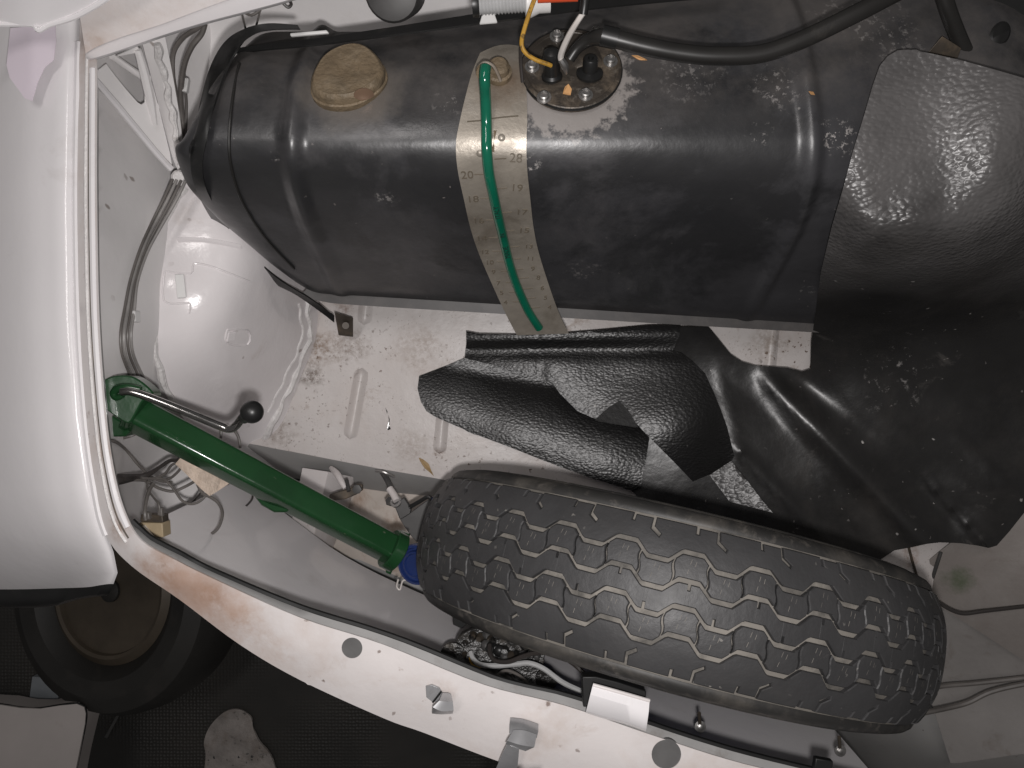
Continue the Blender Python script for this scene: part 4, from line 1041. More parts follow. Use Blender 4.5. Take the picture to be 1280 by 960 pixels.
sheet('glossy_fold', [(887, 594), (914, 576), (935, 602), (950, 622), (966, 641), (940, 634), (912, 627)], lambda x, y: .857 * 1.105 / (1 + .300 * (x - 640) / F + .126 * (y - 480) / F) + .00004 * ((x - 925) * .6 - (y - 600) * .5) ** 2 / 20, 'leather_big', folded, step=6, solid=0.001)

# ------------------------------------------------------------------ spare wheel, standing on its tread in the nose well
ray = lambda x, y: Vector(((x - 640) / F, -(y - 480) / F, -1)).normalized()
rl, rr_ = ray(527, 658), ray(1182, 825)
cdir = (rl + rr_).normalized()
half = math.acos(max(-1, min(1, rl.dot(rr_)))) / 2
RT = 0.253
WHEEL_TILT = -1.2
DC = RT / math.sin(half)
WC = CAMP + cdir * DC
AX = rl.cross(rr_).normalized()
if AX.y > 0: AX = -AX                                  # axis points to the front (down in the picture)
ZL = -cdir
XL = AX.cross(ZL)                                      # roughly to the right
AX = ZL.cross(XL)
tilt = Matrix.Rotation(math.radians(WHEEL_TILT), 3, XL)
AX = tilt @ AX; ZL = tilt @ ZL
AX = AX * 0.95                                         # a narrow cross-ply tyre
WM = Matrix(((XL.x, AX.x, ZL.x, WC.x), (XL.y, AX.y, ZL.y, WC.y), (XL.z, AX.z, ZL.z, WC.z), (0, 0, 0, 1)))
wheel = empty('spare_wheel', WC, 'spare wheel with worn dusty hexagon tread standing in the nose well', 'wheel')
wheel.matrix_world = WM
def wadd(name, V, Fc, m, parent, smooth=True, auto=40, label=None, radial=False):
    '''V in wheel coordinates'''
    me = bpy.data.meshes.new(name)
    me.from_pydata([tuple(v) for v in V], [], [list(f) for f in Fc])
    bm = bmesh.new(); bm.from_mesh(me)
    bmesh.ops.remove_doubles(bm, verts=bm.verts, dist=1e-6)
    bmesh.ops.recalc_face_normals(bm, faces=bm.faces)
    bm.to_mesh(me); bm.free()
    me.materials.append(M[m])
    for p in me.polygons: p.use_smooth = smooth
    if smooth: me.set_sharp_from_angle(angle=math.radians(auto))
    if radial:
        nl = []
        for p in me.polygons:
            c = Vector((p.center.x, 0, p.center.z)).normalized()
            top = abs(p.normal.dot(c)) > 0.86
            for vi in p.vertices:
                v = me.vertices[vi].co
                nl.append((Vector((v.x, 0, v.z)).normalized() + Vector((0, math.copysign(0.60 * abs(v.y / 0.0565) ** 1.6, v.y), 0))).normalized() if top else p.normal.copy())
        me.normals_split_custom_set(nl)
    o = bpy.data.objects.new(name, me); COL.objects.link(o); o.parent = parent
    if label: o['label'] = label
    return o
def polar(th, w_, r): return Vector((r * math.sin(th), w_, r * math.cos(th)))
def revolve(prof, seg=144):
    V = [polar(2 * math.pi * j / seg, w_, r) for (w_, r) in prof for j in range(seg)]
    Fc = [(i * seg + j, i * seg + (j + 1) % seg, (i + 1) * seg + (j + 1) % seg, (i + 1) * seg + j) for i in range(len(prof) - 1) for j in range(seg)]
    return V, Fc
side = [(0.046, 0.152), (0.052, 0.160), (0.061, 0.175), (0.0685, 0.192), (0.0708, 0.205), (0.0700, 0.219), (0.0676, 0.2230), (0.0645, 0.2295), (0.0600, 0.2335)]
sidep = [tuple(p) for p in smooth_path(side, 3)]
groovep = [(0.0600, 0.2335), (0.057, 0.2350), (0.051, 0.2388), (0.043, 0.2420), (0.036, 0.2443), (0.028, 0.2460), (0.015, 0.2480), (0, 0.2484)]
V, Fc = revolve(sidep + groovep + [(-a, b) for a, b in groovep[::-1][1:]] + [(-a, b) for a, b in sidep[::-1][1:]])
tyre = wadd('tyre', V, Fc, 'groove', wheel)
tyre['label'] = 'worn black tyre with dusty tread grooves'
for s in (1, -1):
    V, Fc = revolve([(s * a, b) for a, b in [(a + 0.0006, b) for a, b in sidep]])
    wadd('sidewall', V, Fc, 'sidewall', tyre)
    V, Fc = revolve([(s * 0.0655, 0.2250), (s * 0.0680, 0.2275), (s * 0.0664, 0.2315), (s * 0.0630, 0.2350), (s * 0.0596, 0.2364), (s * 0.0577, 0.2360)])
    wadd('shoulder_ridge', V, Fc, 'sidewall', tyre)
NP = 32
per = 2 * math.pi / NP
def rtop(w_): return RT - 0.0130 * abs(w_ / 0.0565) ** 2.6 - 0.0002
def wave(t):
    '''trapezoid wave, t in periods'''
    t = t % 1.0
    if t < 0.31: return 1.0
    if t < 0.5: return 1.0 - 2 * (t - 0.31) / 0.19
    if t < 0.81: return -1.0
    return -1.0 + 2 * (t - 0.81) / 0.19
AMP = 0.0047
GW = 0.0018
def block_geo(poly, base_drop=0.0052, ends=False):
    '''poly: (t in periods, w) outline; top face with a small rounded edge'''
    ring = []
    n = len(poly)
    area = sum(poly[i][0] * poly[(i + 1) % n][1] - poly[(i + 1) % n][0] * poly[i][1] for i in range(n))
    if area < 0: poly = poly[::-1]
    pts = [(t * per * RT, w_) for t, w_ in poly]
    def inset(k):
        out = []
        for i in range(n):
            a, b, c = np.array(pts[i - 1]), np.array(pts[i]), np.array(pts[(i + 1) % n])
            e1 = (b - a) / (np.linalg.norm(b - a) + 1e-12); e2 = (c - b) / (np.linalg.norm(c - b) + 1e-12)
            n1 = np.array([-e1[1], e1[0]]); n2 = np.array([-e2[1], e2[0]])
            m_ = n1 + n2
            m_ = m_ / max(0.5, np.dot(m_, m_) / 2 + 1e-9) if np.linalg.norm(m_) > 1e-6 else n1
            out.append(b + m_ * k)
        return out
    V = []
    for (k, dr) in ((0, -base_drop), (0, -0.0009), (0.0007, 0.0)):
        for (s, w_), (s0, _w) in zip(inset(k) if k else pts, pts):
            if ends and (abs(s0) < 1e-9 or abs(s0 - per * RT) < 1e-9): s = s0      # runs on into the next block
            V.append(polar(s / RT, w_, rtop(w_) + dr))
    Fc = []
    for q in range(2):
        for i in range(n):
            Fc.append((q * n + i, q * n + (i + 1) % n, (q + 1) * n + (i + 1) % n, (q + 1) * n + i))
    Fc.append(tuple(2 * n + i for i in range(n)))
    return V, Fc
def tri_top(V, Fc):
    '''leave the curved top as one gently bent face split into triangles by the mesh'''
    return V, Fc
def band_poly(t0, t1, wlo, whi, sip=0.012, s_curve=0.020):
    '''one block between two zigzag grooves, from period t0 to t1 with a curved sipe at both ends'''
    g = GW
    lo = [t0 + sip + (t1 - t0 - 2 * sip) * k / 12 for k in range(13)]
    P_ = []
    def edge(t, w_):  # shift of the sipe across the band
        u = (w_ - wlo) / (whi - wlo)
        return s_curve * math.sin(u * 2 * math.pi)
    bot = [(t + edge(t, wlo), wlo + AMP * wave(t) + g) for t in lo]
    top = [(t + edge(t, whi), whi + AMP * wave(t) - g) for t in lo]
    e0 = [(lo[0] + s_curve * math.sin(k / 5 * 2 * math.pi), bot[0][1] + (top[0][1] - bot[0][1]) * k / 5) for k in range(1, 5)]
    e1 = [(lo[-1] + s_curve * math.sin(k / 5 * 2 * math.pi), bot[-1][1] + (top[-1][1] - bot[-1][1]) * k / 5) for k in range(1, 5)]
    return bot + e1 + top[::-1] + e0[::-1]
def place(me_src, i, name, parent):
    o = me_src if i == 0 else me_src.copy()
    if i: COL.objects.link(o); o.parent = parent
    o.rotation_euler = (0, i * per, 0)
    return o
W1, W2 = 0.0098, 0.0308
for (wlo, whi, ph) in ((W1, W2, 0.0), (-W2, -W1, 0.0)):
    for h in (0, 1):
        t0 = (0.905 if h == 0 else 0.405) - (1 if h == 0 else 0)
        V, Fc = block_geo(band_poly(t0, t0 + 0.5, wlo, whi))
        src = wadd('tread_block', V, Fc, 'rubber', tyre, True, 30, None, True)
        nb = len(src.data.vertices)
        dv, df = [], []
        for q, (tc_, wc_) in enumerate(((-.05, -.0035), (.045, .003), (.02, -.0045))):
            tm, wm = t0 + .25 + tc_, (wlo + whi) / 2 + AMP * wave(t0 + .25) * .9 + wc_
            for a_, b_ in ((-.010, -.0018), (-.004, -.0020), (.010, .0018), (.004, .0020)):
                dv.append(polar((tm + a_) * per, wm + b_, rtop(wm + b_) + .00012))
            df.append((4 * q, 4 * q + 1, 4 * q + 2, 4 * q + 3))
        wadd('moulded_dash', dv, df, 'groove', src)
        dsh = src.children[0]
        mv, mf = [], []
        src_me = src.data
        me2 = bpy.data.meshes.new('tread_block')
        off = len(src_me.vertices)
        me2.from_pydata([tuple(v.co) for v in src_me.vertices] + [tuple(v.co) for v in dsh.data.vertices], [], [tuple(p.vertices) for p in src_me.polygons] + [tuple(v + off for v in p.vertices) for p in dsh.data.polygons])
        me2.materials.append(M['rubber']); me2.materials.append(M['groove'])
        npoly = len(src_me.polygons)
        nl = [Vector(l.vector) for l in src_me.corner_normals]
        for k_, p in enumerate(me2.polygons):
            p.use_smooth = True
            if k_ >= npoly:
                p.material_index = 1
                nl += [Vector((p.center.x, 0, p.center.z)).normalized()] * len(p.vertices)
        me2.normals_split_custom_set(nl)
        bpy.data.objects.remove(dsh)
        src.data = me2
        for i in range(NP): place(src, i, 'tread_block', tyre)
# central rib with its little notches, one mesh; the two outer ribs with Z slots
def rib_mesh(wlo, whi):
    ts = []
    for i in range(NP):
        ts += sorted([i + k / 24 for k in range(24)] + [i + q for q in (.195, .197, .243, .245, .615, .617, .663, .665)])
    rows = []
    for t in ts:
        f = t % 1
        a, b = wlo + AMP * wave(t) + GW, whi + AMP * wave(t) - GW
        if .196 < f < .244: b -= .0050
        if .616 < f < .664: a += .0045
        th = t * per
        rows.append([polar(th, a, rtop(a) - .0052), polar(th, a, rtop(a) - .0009), polar(th, a + .0007, rtop(a)), polar(th, b - .0007, rtop(b)), polar(th, b, rtop(b) - .0009), polar(th, b, rtop(b) - .0052)])
    n = len(rows)
    return [v for r in rows for v in r], [(i * 6 + j, i * 6 + j + 1, ((i + 1) % n) * 6 + j + 1, ((i + 1) % n) * 6 + j) for i in range(n) for j in range(5)]
V, Fc = rib_mesh(-W1, W1)
wadd('centre_rib', V, Fc, 'rubber', tyre, True, 30, None, True)
def outer_poly(s):
    ts = [k / 24 for k in range(25)]
    inn = [(t, W2 + AMP * wave(t) + GW) for t in ts]
    we = 0.0565
    out = [(0.0, we), (0.30, we), (0.30, we - 0.0075), (0.18, we - 0.0120), (0.20, we - 0.0145), (0.345, we - 0.0095), (0.345, we - 0.001), (0.62, we - 0.001), (0.62, we - 0.006), (0.665, we - 0.006), (0.665, we), (1.0, we)]
    pl = inn + out[::-1]
    return [(t, s * w_) for t, w_ in pl]
for s in (1, -1):
    pl = outer_poly(s)
    if s < 0:
        ts = [k / 24 for k in range(25)]
        pl = [(t, -W2 + AMP * wave(t) - GW) for t in ts] + [(t, w_) for t, w_ in outer_poly(-1)[25:]]
    V, Fc = block_geo(pl, ends=True)
    src = wadd('shoulder_block', V, Fc, 'rubber', tyre, True, 30, None, True)
    for i in range(NP): place(src, i, 'shoulder_block', tyre)
V, Fc = revolve([(0.046, 0.152), (0.050, 0.160), (0.052, 0.166), (0.054, 0.166), (0.054, 0.158), (0.040, 0.148), (0.038, 0.12), (0.020, 0.11), (0.020, 0.03), (0.02, 0.001)] , 72)
wadd('rim', V, Fc, 'blue', wheel, label='blue painted steel rim')
V, Fc = revolve([(-0.046, 0.152), (-0.050, 0.160), (-0.052, 0.166), (-0.054, 0.166), (-0.054, 0.158), (-0.040, 0.148), (-0.038, 0.12), (-0.040, 0.05), (0.02, 0.03)], 72)
wadd('rim_flange', V, Fc, 'blue', wheel)

# blue container the wheel leans on
bb = empty('blue_bottle', P(560, 690, 1.0), 'blue plastic bottle with a ridged cap squeezed behind the tyre', 'bottle')
mx = frame(P(519, 706, .80), Vector((-0.42, -0.02, 0.9)), Vector((0, 1, 0)))
lathe('bottle_cap', [(0.0205, -0.012), (0.0215, -0.002), (0.0205, 0.001), (0.0180, 0.002), (0.0168, -0.0015), (0.0150, -0.0018), (0.0138, 0.0015), (0.0122, 0.0022), (0.0110, 0.0), (0, -0.0005)], mx, 'blue', bb, 36, label='ridged blue cap')
lathe('neck', [(0.018, -0.03), (0.018, -0.01)], mx, 'blue', bb, 24)
loft('blue_bag', [[(534, 640, .80), (534, 655, .80), (531, 672, .80), (527, 690, .81)], [(540, 622, .80), (541, 640, .79), (537, 662, .79), (531, 682, .80)], [(556, 610, .81), (552, 635, .80), (548, 660, .80), (545, 690, .81)], [(575, 610, .84), (575, 640, .84), (575, 660, .84), (575, 700, .84)]], 'blue', bb, n=5, solid=0.001, label='blue plastic bag film')
tube('wire_clip', [(498, 724, .85), (496, 733, .85), (500, 737, .85), (503, 727, .85), (508, 725, .85), (522, 727, .85)], 0.0010, 'whiteins', bb, 8, 4)

# ------------------------------------------------------------------ green screw jack
jk = empty('screw_jack', P(320, 610, .75), 'green painted screw jack with a chrome crank and a black ball knob', 'jack')
a = P(156, 511, .650); b = P(490, 687, .745)
t = (b - a).normalized()
mx = frame(a, t, (CAMP - a).normalized())
# local X,Y span the section; find the direction towards the phone in it
vdir = (CAMP - (a + b) / 2).normalized()
lx = Vector((mx[0][0], mx[1][0], mx[2][0])); ly = Vector((mx[0][1], mx[1][1], mx[2][1]))
phi = math.atan2(vdir.dot(ly), vdir.dot(lx))
def sq(r, rot, rnd=0.32, n=6):
    out = []
    for c in range(4):
        ca = rot + c * math.pi / 2
        cx, cy = (1 - rnd) * r * math.cos(ca), (1 - rnd) * r * math.sin(ca)
        for k in range(n):
            aa = ca - math.pi / 4 + (math.pi / 2) * k / (n - 1)
            out.append((cx + rnd * r * 0.9 * math.cos(aa), cy + rnd * r * 0.9 * math.sin(aa)))
    return out
Ln = (b - a).length
def section_body(name, stations, m, parent, rot):
    V, Fc = [], []
    for (z, r) in stations:
        V += [mx @ Vector((x, y, z)) for x, y in sq(r, rot)]
    n = len(V) // len(stations)
    for i in range(len(stations) - 1):
        for j in range(n): Fc.append((i * n + j, i * n + (j + 1) % n, (i + 1) * n + (j + 1) % n, (i + 1) * n + j))
    Fc.append(tuple(range(n))); Fc.append(tuple(len(V) - n + j for j in range(n)))
    return add(name, V, Fc, m, parent, True, 50)
# one ridge turned slightly to the lower side of the picture
side_s = 1 if (mx @ Vector((math.cos(phi + 0.3), math.sin(phi + 0.3), 0)) - a).y < (mx @ Vector((math.cos(phi), math.sin(phi), 0)) - a).y else -1
rot = phi + side_s * 0.36
section_body('jack_tube', [(0.010, 0.0156), (0.012, 0.0162), (Ln * 0.5, 0.0162), (Ln - 0.004, 0.0160), (Ln - 0.002, 0.0154)], 'green', jk, rot)
section_body('collar', [(0.003, 0.0155), (0.004, 0.0175), (0.0095, 0.0175), (0.0108, 0.0162)], 'green', jk, rot)
hd = lambda x, y: .634 + 0.0002 * (x - 150)
prism('head_plate', [(112, 486), (124, 478), (138, 471), (152, 469), (166, 471), (178, 478), (189, 488), (191, 494), (186, 499), (178, 502), (168, 520), (160, 529), (146, 522), (131, 512), (112, 506)], hd, 0.016, 'green', jk, bevel=0.0015, curved=True)
prism('lower_lug', [(112, 512), (134, 516), (158, 530), (164, 538), (156, 546), (140, 546), (118, 538)], lambda x, y: .652, 0.014, 'green', jk, bevel=0.0015)
prism('lug', [(308, 604), (318, 622), (326, 632), (342, 641), (358, 641), (366, 634), (380, 640), (384, 630), (340, 600)], lambda x, y: .700, 0.012, 'green', jk, bevel=0.002)
lathe('end_flange', [(0.0185, -0.006), (0.0195, -0.005), (0.0195, 0.005), (0.0180, 0.006), (0.0, 0.006)], frame(b + t * 0.002, t), 'green', jk, 28)
prism('foot_lug', [(480, 690), (482, 716), (488, 719), (496, 700), (511, 672), (512, 668), (500, 664)], lambda x, y: .752, 0.008, 'green', jk, bevel=0.001)
# scroll raised on the head, and the crank
tube('scroll', [(176, 487, .632), (160, 484, .631), (147, 486, .631), (142, 492, .632), (146, 497, .632), (154, 494, .631)], [.0030, .0034, .0034, .0030, .0028, .002], 'green', jk, 10, 5)
tube('crank_rod', [(152, 490, .629), (166, 490, .629), (200, 502, .632), (240, 518, .636), (276, 533, .640), (288, 536, .640), (296, 531, .638), (301, 524, .634), (304, 520, .630)], .00345, 'chrome', jk, 14, 6)
kn = P(315, 515, .616)
lathe('knob', [(0.0036, -0.019), (0.0048, -0.018), (0.0050, -0.012), (0.0058, -0.0085)] + [(0.0092 * math.cos(x), 0.0092 * math.sin(x)) for x in [-0.85 + 0.2 * i for i in range(12)]] + [(0, 0.0092)],
      frame(kn, kn - P(303, 524, .632)), 'black', jk, 28)
cl = tube('cable_loop', [(128, 540, .69), (145, 548, .69), (160, 546, .685), (172, 540, .69), (174, 528, .70)], 0.0014, 'wire', None, 8, 5)
tag(cl, 'small dark cable loop just under the head of the green jack', 'cable')

# ------------------------------------------------------------------ wiring at the lower left
env = bvh_of(wing, nose, arch)
def cable(pts, r, m, label, name='cable', seg=8, group=None):
    '''a cable kept clear of the panels behind it'''
    W = []
    for i, (x, y, d) in enumerate(pts):
        p, n_ = hit(x, y, env)
        if p is not None: d = min(d, H - p.z - 0.004)
        W.append((x, y, d))
    o = tube(name, W, r, m, None, seg, 6)
    return tag(o, label, 'cable', group)
tp = prism('masking_tape', [(219, 580), (229, 568), (248, 574), (262, 586), (278, 592), (292, 600), (284, 606), (272, 614), (262, 620), (252, 612), (244, 604), (232, 592)], lambda x, y: .702 + .008 * math.sin(x * .12), 0.0008, 'tape', None, bevel=0)
tag(tp, 'torn piece of yellowed masking tape under the green jack', 'tape')
cable([(100, 545, .68), (137, 550, .68), (155, 560, .69), (172, 580, .70), (186, 594, .71), (200, 601, .72), (215, 603, .73)], .0013, 'wire', 'grey cable curving down from the rim below the head of the jack')
cable([(100, 604, .66), (130, 601, .665), (148, 599, .68), (165, 597, .69), (183, 594, .70), (198, 585, .71), (212, 576, .72), (222, 575, .73), (228, 568, .735)], [.0052, .0050, .0050, .0036, .0026, .0018, .0018, .0018, .0018], 'darkwire', 'taped black loom coming out from under the rim at lower left')
cable([(164, 600, .688), (182, 601, .70), (198, 610, .71), (216, 614, .715), (232, 608, .72), (246, 600, .73), (256, 594, .74)], .0014, 'wire', 'grey cable sagging below the taped black loom to the masking tape')
cable([(176, 597, .69), (192, 598, .70), (206, 592, .71), (214, 582, .72), (222, 578, .725)], .0013, 'wire', 'short cable branch looping up from the loom toward the tape')
cable([(206, 600, .712), (214, 597, .718), (222, 590, .725), (226, 585, .73)], .0013, 'wire', 'shortest cable stub pointing at the corner of the masking tape')
cable([(190, 600, .70), (201, 598, .705), (210, 603, .71), (219, 614, .712), (228, 626, .715), (240, 630, .72), (252, 625, .725), (262, 612, .73), (268, 600, .735), (271, 588, .74)], .0012, 'wire', 'grey cable hanging in a round loop in front of the masking tape')
cable([(246, 600, .728), (248, 608, .726), (254, 617, .724), (264, 622, .724), (273, 629, .725), (278, 640, .73), (276, 653, .735), (270, 663, .742), (258, 671, .75), (245, 675, .755), (230, 675, .76)], .0015, 'wire', 'grey cable swinging out wide to the ridge right of the connector')
cable([(192, 604, .69), (187, 612, .685), (183, 625, .675), (181, 640, .667), (182, 650, .667)], .0017, 'wire', 'thick grey cable dropping into the top of the beige connector')
cable([(184, 602, .69), (185, 612, .685), (192, 622, .675), (198, 630, .667), (200, 640, .667)], .0009, 'wire', 'thin grey cable running to the right pin of the beige connector')
cable([(257, 609, .77), (236, 634, .78), (212, 664, .79), (209, 668, .79)], .0010, 'darkwire', 'straight thin dark cable crossing behind the loops to the ridge')
cable([(262, 650, .80), (275, 646, .82), (296, 638, .85), (308, 632, .86), (315, 624, .865), (316, 616, .87)], .0011, 'darkwire', 'thin dark cable curving in beside the round wing pressing below the jack')
cable([(277, 530, .80), (276, 548, .80)], .0014, 'wire', 'short grey stub of cable below the end of the chrome crank')
cable([(284, 533, .80), (294, 540, .80), (299, 550, .80), (300, 560, .80)], .0014, 'wire', 'grey cable curving behind the green tube below the black knob')
cn2 = empty('wire_connector', P(190, 660, .72), 'beige plastic connector block with dark top at the lower left corner', 'connector')
bx = lambda x0, y0, x1, y1, d, th, m, nm: prism(nm, [(x0, y0), (x1, y0 + 1), (x1 + 1, y1), (x0 - 1, y1 - 2)], d, th, m, cn2, bevel=0.0008)
bx(174, 653, 203, 672, .668, .016, 'connector', 'housing')
bx(176, 643, 203, 654, .672, .012, 'rustplate', 'plug_top')
bx(179, 640, 186, 650, .668, .006, 'wire', 'pin'); bx(197, 634, 202, 646, .668, .005, 'wire', 'pin')
# loom along the wheel arch and up beside the strut
g_ = 'loom cables along the wheel arch'
for k, (lab, off, m, r) in enumerate((('outermost grey cable of the loom running down the wheel arch', 0, 'wire', .0013), ('second grey cable of the wheel arch loom counted from the left', 5, 'palewire', .0014), ('third grey cable of the wheel arch loom counted from the left', 10.5, 'wire', .0013), ('pale innermost cable of the wheel arch loom beside the sealer', 16, 'palewire', .0014))):
    e = [1, .95, .8, .6, .55, .75, .8, .9, 1, 1.1]
    base = [(216, 224, .705), (204, 250, .700), (189, 280, .695), (175, 312, .69), (163, 350, .708), (156, 385, .703), (151, 415, .703), (152, 440, .71), (160, 463, .72), (170, 485, .735)]
    cable([(x + off * e[i], y + off * .15, d + 0.002 * (k % 2) - 0.0006 * k) for i, (x, y, d) in enumerate(base)], r, m, lab, group=g_)
for (lab, pts, r) in (('left one of two cables rising beside the sealed strut', [(257, 26, .68), (245, 36, .685), (228, 48, .70), (217, 66, .71), (216, 92, .72), (220, 118, .735), (224, 145, .745), (227, 180, .75), (228, 212, .75)], .0022),
                      ('right one of two cables rising beside the sealed strut', [(256, 30, .69), (252, 42, .695), (240, 58, .70), (232, 76, .71), (228, 95, .72), (226, 120, .735), (228, 150, .748), (230, 185, .755), (230, 214, .755)], .0026),
                      ('thin cable through the small white clip right of the strut', [(230, 85, .73), (231, 105, .74), (233, 130, .75), (232, 165, .76), (229, 212, .765)], .0015)):
    cable(pts, r, 'wire', lab)
wc = box('cable_clip', Matrix.Translation(P(232, 107, .732)) @ Matrix.Rotation(-0.15, 4, 'Z'), (0.006, 0.013, 0.006), 'whiteplastic', None, .001)
tag(wc, 'small white plastic clip holding the thin cable by the strut', 'clip')
wc = on_box('cable_clip', bvh_of(wing), 167, 396, (0.009, 0.010, 0.004), 0, 'whiteplastic', None, 0.002, .001)
tag(wc, 'square white plastic clip halfway down the wheel arch loom', 'clip')
lg = lathe('brown_plug', [(0.004, -0.012), (0.006, -0.010), (0.0085, -0.006), (0.0085, 0.008), (0.005, 0.012), (0, 0.0125)], frame(P(262, 264, .752), (-0.3, 0.6, 0.6)), 'rustplate', None, 16)
tag(lg, 'small brown plug peeping out under the left end of the tank', 'plug')

# ------------------------------------------------------------------ clamps, plate and bolts between boot floor and well
def thing(name, loc, label, cat, group=None): return empty(name, loc, label, cat, group)
cl1 = thing('bolt_clamp', P(432, 610, .93), 'dark oval clamp plate on a bent bolt beside the white box bracket', 'clamp')
tube('bolt', [(414, 585, .915), (421, 592, .895), (427, 602, .885), (432, 610, .882)], [.0028, .0040, .0036, .003], 'flange', cl1, 10, 5)
prism('clamp_plate', [(412, 618), (411, 622), (416, 626), (432, 624), (446, 618), (453, 613), (453, 606), (447, 605), (436, 611), (424, 614)], .886, .006, 'rustplate', cl1, bevel=.001)
lathe('nut', [(0.0055, 0), (0.0055, 0.005), (0.003, 0.0055), (0, 0.005)], Matrix.Translation(P(447, 611, .885)), 'darksteel', cl1, 6)
tube('stud', [(433, 600, .885), (436, 614, .878)], .0024, 'darksteel', cl1, 8, 1)
cl2 = thing('hook_bolt', P(492, 610, .92), 'worn white hook bolt holding the dark grey bracket left of the tyre', 'bolt')
tube('bolt_shank', [(478, 590, .915), (484, 600, .90), (490, 612, .89), (496, 624, .88)], .0036, 'darksteel', cl2, 10, 4)
tube('worn_sleeve', [(487, 611, .885), (492, 618, .88), (496, 626, .875)], .0042, 'flange', cl2, 10, 2)
lathe('washer', [(.0068, 0), (.0068, .003), (.004, .0032), (.004, 0)], frame(P(496, 628, .876), (-.3, .5, .8)), 'steel', cl2, 16)
lathe('nut', [(0.0055, -.004), (0.0055, 0.004), (0, 0.0042)], frame(P(489, 627, .885), (-.4, .3, .8)), 'darksteel', cl2, 6)
tube('cross_pin', [(470, 589, .905), (480, 590, .90), (493, 597, .905)], .0016, 'steel', cl2, 8, 3)
pl = thing('dark_bracket', P(520, 650, .92), 'dark grey folded steel bracket tucked in beside the blue bottle', 'bracket')
prism('gusset_plate', [(498, 646), (514, 640), (530, 628), (539, 622), (545, 632), (538, 650), (531, 672), (521, 678), (512, 668), (504, 656)], .875, .004, 'darksteel', pl, bevel=.0008)
tube('folded_edge', [(512, 634, .872), (524, 627, .868), (536, 621, .865), (543, 629, .866)], .0024, 'seal', pl, 8, 3)
prism('strut_arm', [(492, 630), (505, 622), (514, 636), (513, 642), (500, 650)], .872, .008, 'darksteel', pl, bevel=.001)

# ------------------------------------------------------------------ horn, latch plate and fittings along the front flange
hn = thing('horn', P(625, 820, .76), 'grimy black horn unit with bare terminals under the front flange', 'horn')
hp = [(568, 830), (570, 800), (577, 791), (590, 785), (612, 782), (640, 788), (664, 797), (678, 802), (681, 818), (680, 834), (686, 840), (692, 846), (688, 856), (676, 862), (660, 860), (600, 848)]
hf = TPS([(568, 830, .735), (577, 791, .75), (612, 782, .75), (664, 797, .745), (681, 818, .735), (692, 846, .73), (676, 862, .725), (600, 848, .725), (625, 815, .725)])
prism('horn_plate', hp, hf, .006, 'horn', hn, bevel=.0015)
for i in range(34):
    x, y = random.uniform(578, 672), random.uniform(790, 822)
    if not inside(x, y, hp): continue
    r_ = random.uniform(.002, .0055)
    lathe('terminal_lump', [(r_ * 1.2, -0.002), (r_, 0.001), (r_ * .7, random.uniform(.002, .006)), (0, random.uniform(.003, .007))], frame(P(x, y, hf(x, y) - .001), (random.uniform(-.3, .3), random.uniform(-.3, .3), 1)), random.choice(['horn', 'horn', 'rustplate', 'black', 'darksteel']), hn, random.choice([6, 8, 10]))
lathe('mount_ear', [(.0125, -.004), (.0125, 0), (.009, .0008), (0, .001)], frame(P(566, 820, .74), (0, 0, 1)), 'horn', hn, 20)
lathe('mount_ear', [(.0105, -.004), (.0105, 0), (.003, .0008), (0, .001)], frame(P(683, 850, .725), (0, 0, 1)), 'horn', hn, 20)
hb = prism('black_bracket', [(566, 765), (592, 772), (590, 776), (577, 786), (566, 781)], .80, .010, 'black', None)
tag(hb, 'small shiny black bracket between the horn and the tyre', 'bracket')
cable([(588, 815, .72), (592, 824, .715), (602, 831, .71), (622, 832, .705), (645, 830, .70), (662, 829, .695), (680, 836, .69), (702, 852, .68), (722, 862, .67), (732, 866, .665)], .0024, 'clear', 'pale grey cable from the horn to the latch plate')
cable([(612, 806, .72), (613, 818, .712), (620, 826, .706), (636, 827, .70), (655, 820, .695), (672, 816, .69), (690, 817, .685), (708, 824, .678), (722, 834, .67), (734, 846, .665)], .0022, 'darkwire', 'dark cable arching from the horn over to the latch plate')
cable([(587, 822, .722), (590, 830, .718), (598, 834, .715), (606, 832, .714)], .0009, 'yellow', 'thin yellow cable end curled on the left of the horn')
cable([(622, 844, .70), (632, 838, .695), (645, 842, .69), (656, 850, .685), (664, 860, .68)], .0014, 'wire', 'short cable with a white tip tucked by the flange below the horn')
cable([(766, 853, .66), (772, 844, .70), (778, 835, .74)], .0022, 'darkwire', 'straight dark cable standing up behind the white latch plate')
cable([(786, 861, .66), (800, 855, .68), (820, 850, .72), (838, 853, .76)], .0020, 'darkwire', 'dark cable leaving the right side of the latch plate toward the tyre')
lt = thing('latch_plate', P(770, 880, .60), 'white folded latch plate with black backing on the front flange', 'latch')
loft('folded_plate', [[(741, 856, .578), (760, 862, .577), (785, 868, .577), (812, 876, .578)], [(738, 868, .574), (758, 874, .573), (782, 881, .573), (811, 889, .574)], [(733, 888, .578), (755, 895, .578), (782, 902, .578), (808, 911, .578)], [(732, 891, .588), (754, 898, .588), (781, 905, .588), (807, 914, .588)]], 'paint', lt, n=5, solid=.0016)
prism('backing_plate', [(728, 846), (745, 846), (770, 852), (808, 864), (807, 876), (760, 866), (742, 862), (738, 884), (729, 884)], .597, .012, 'seal', lt)
tube('rolled_edge', [(741, 856, .578), (770, 864, .577), (812, 876, .578)], .0014, 'flange', lt, 8, 3)
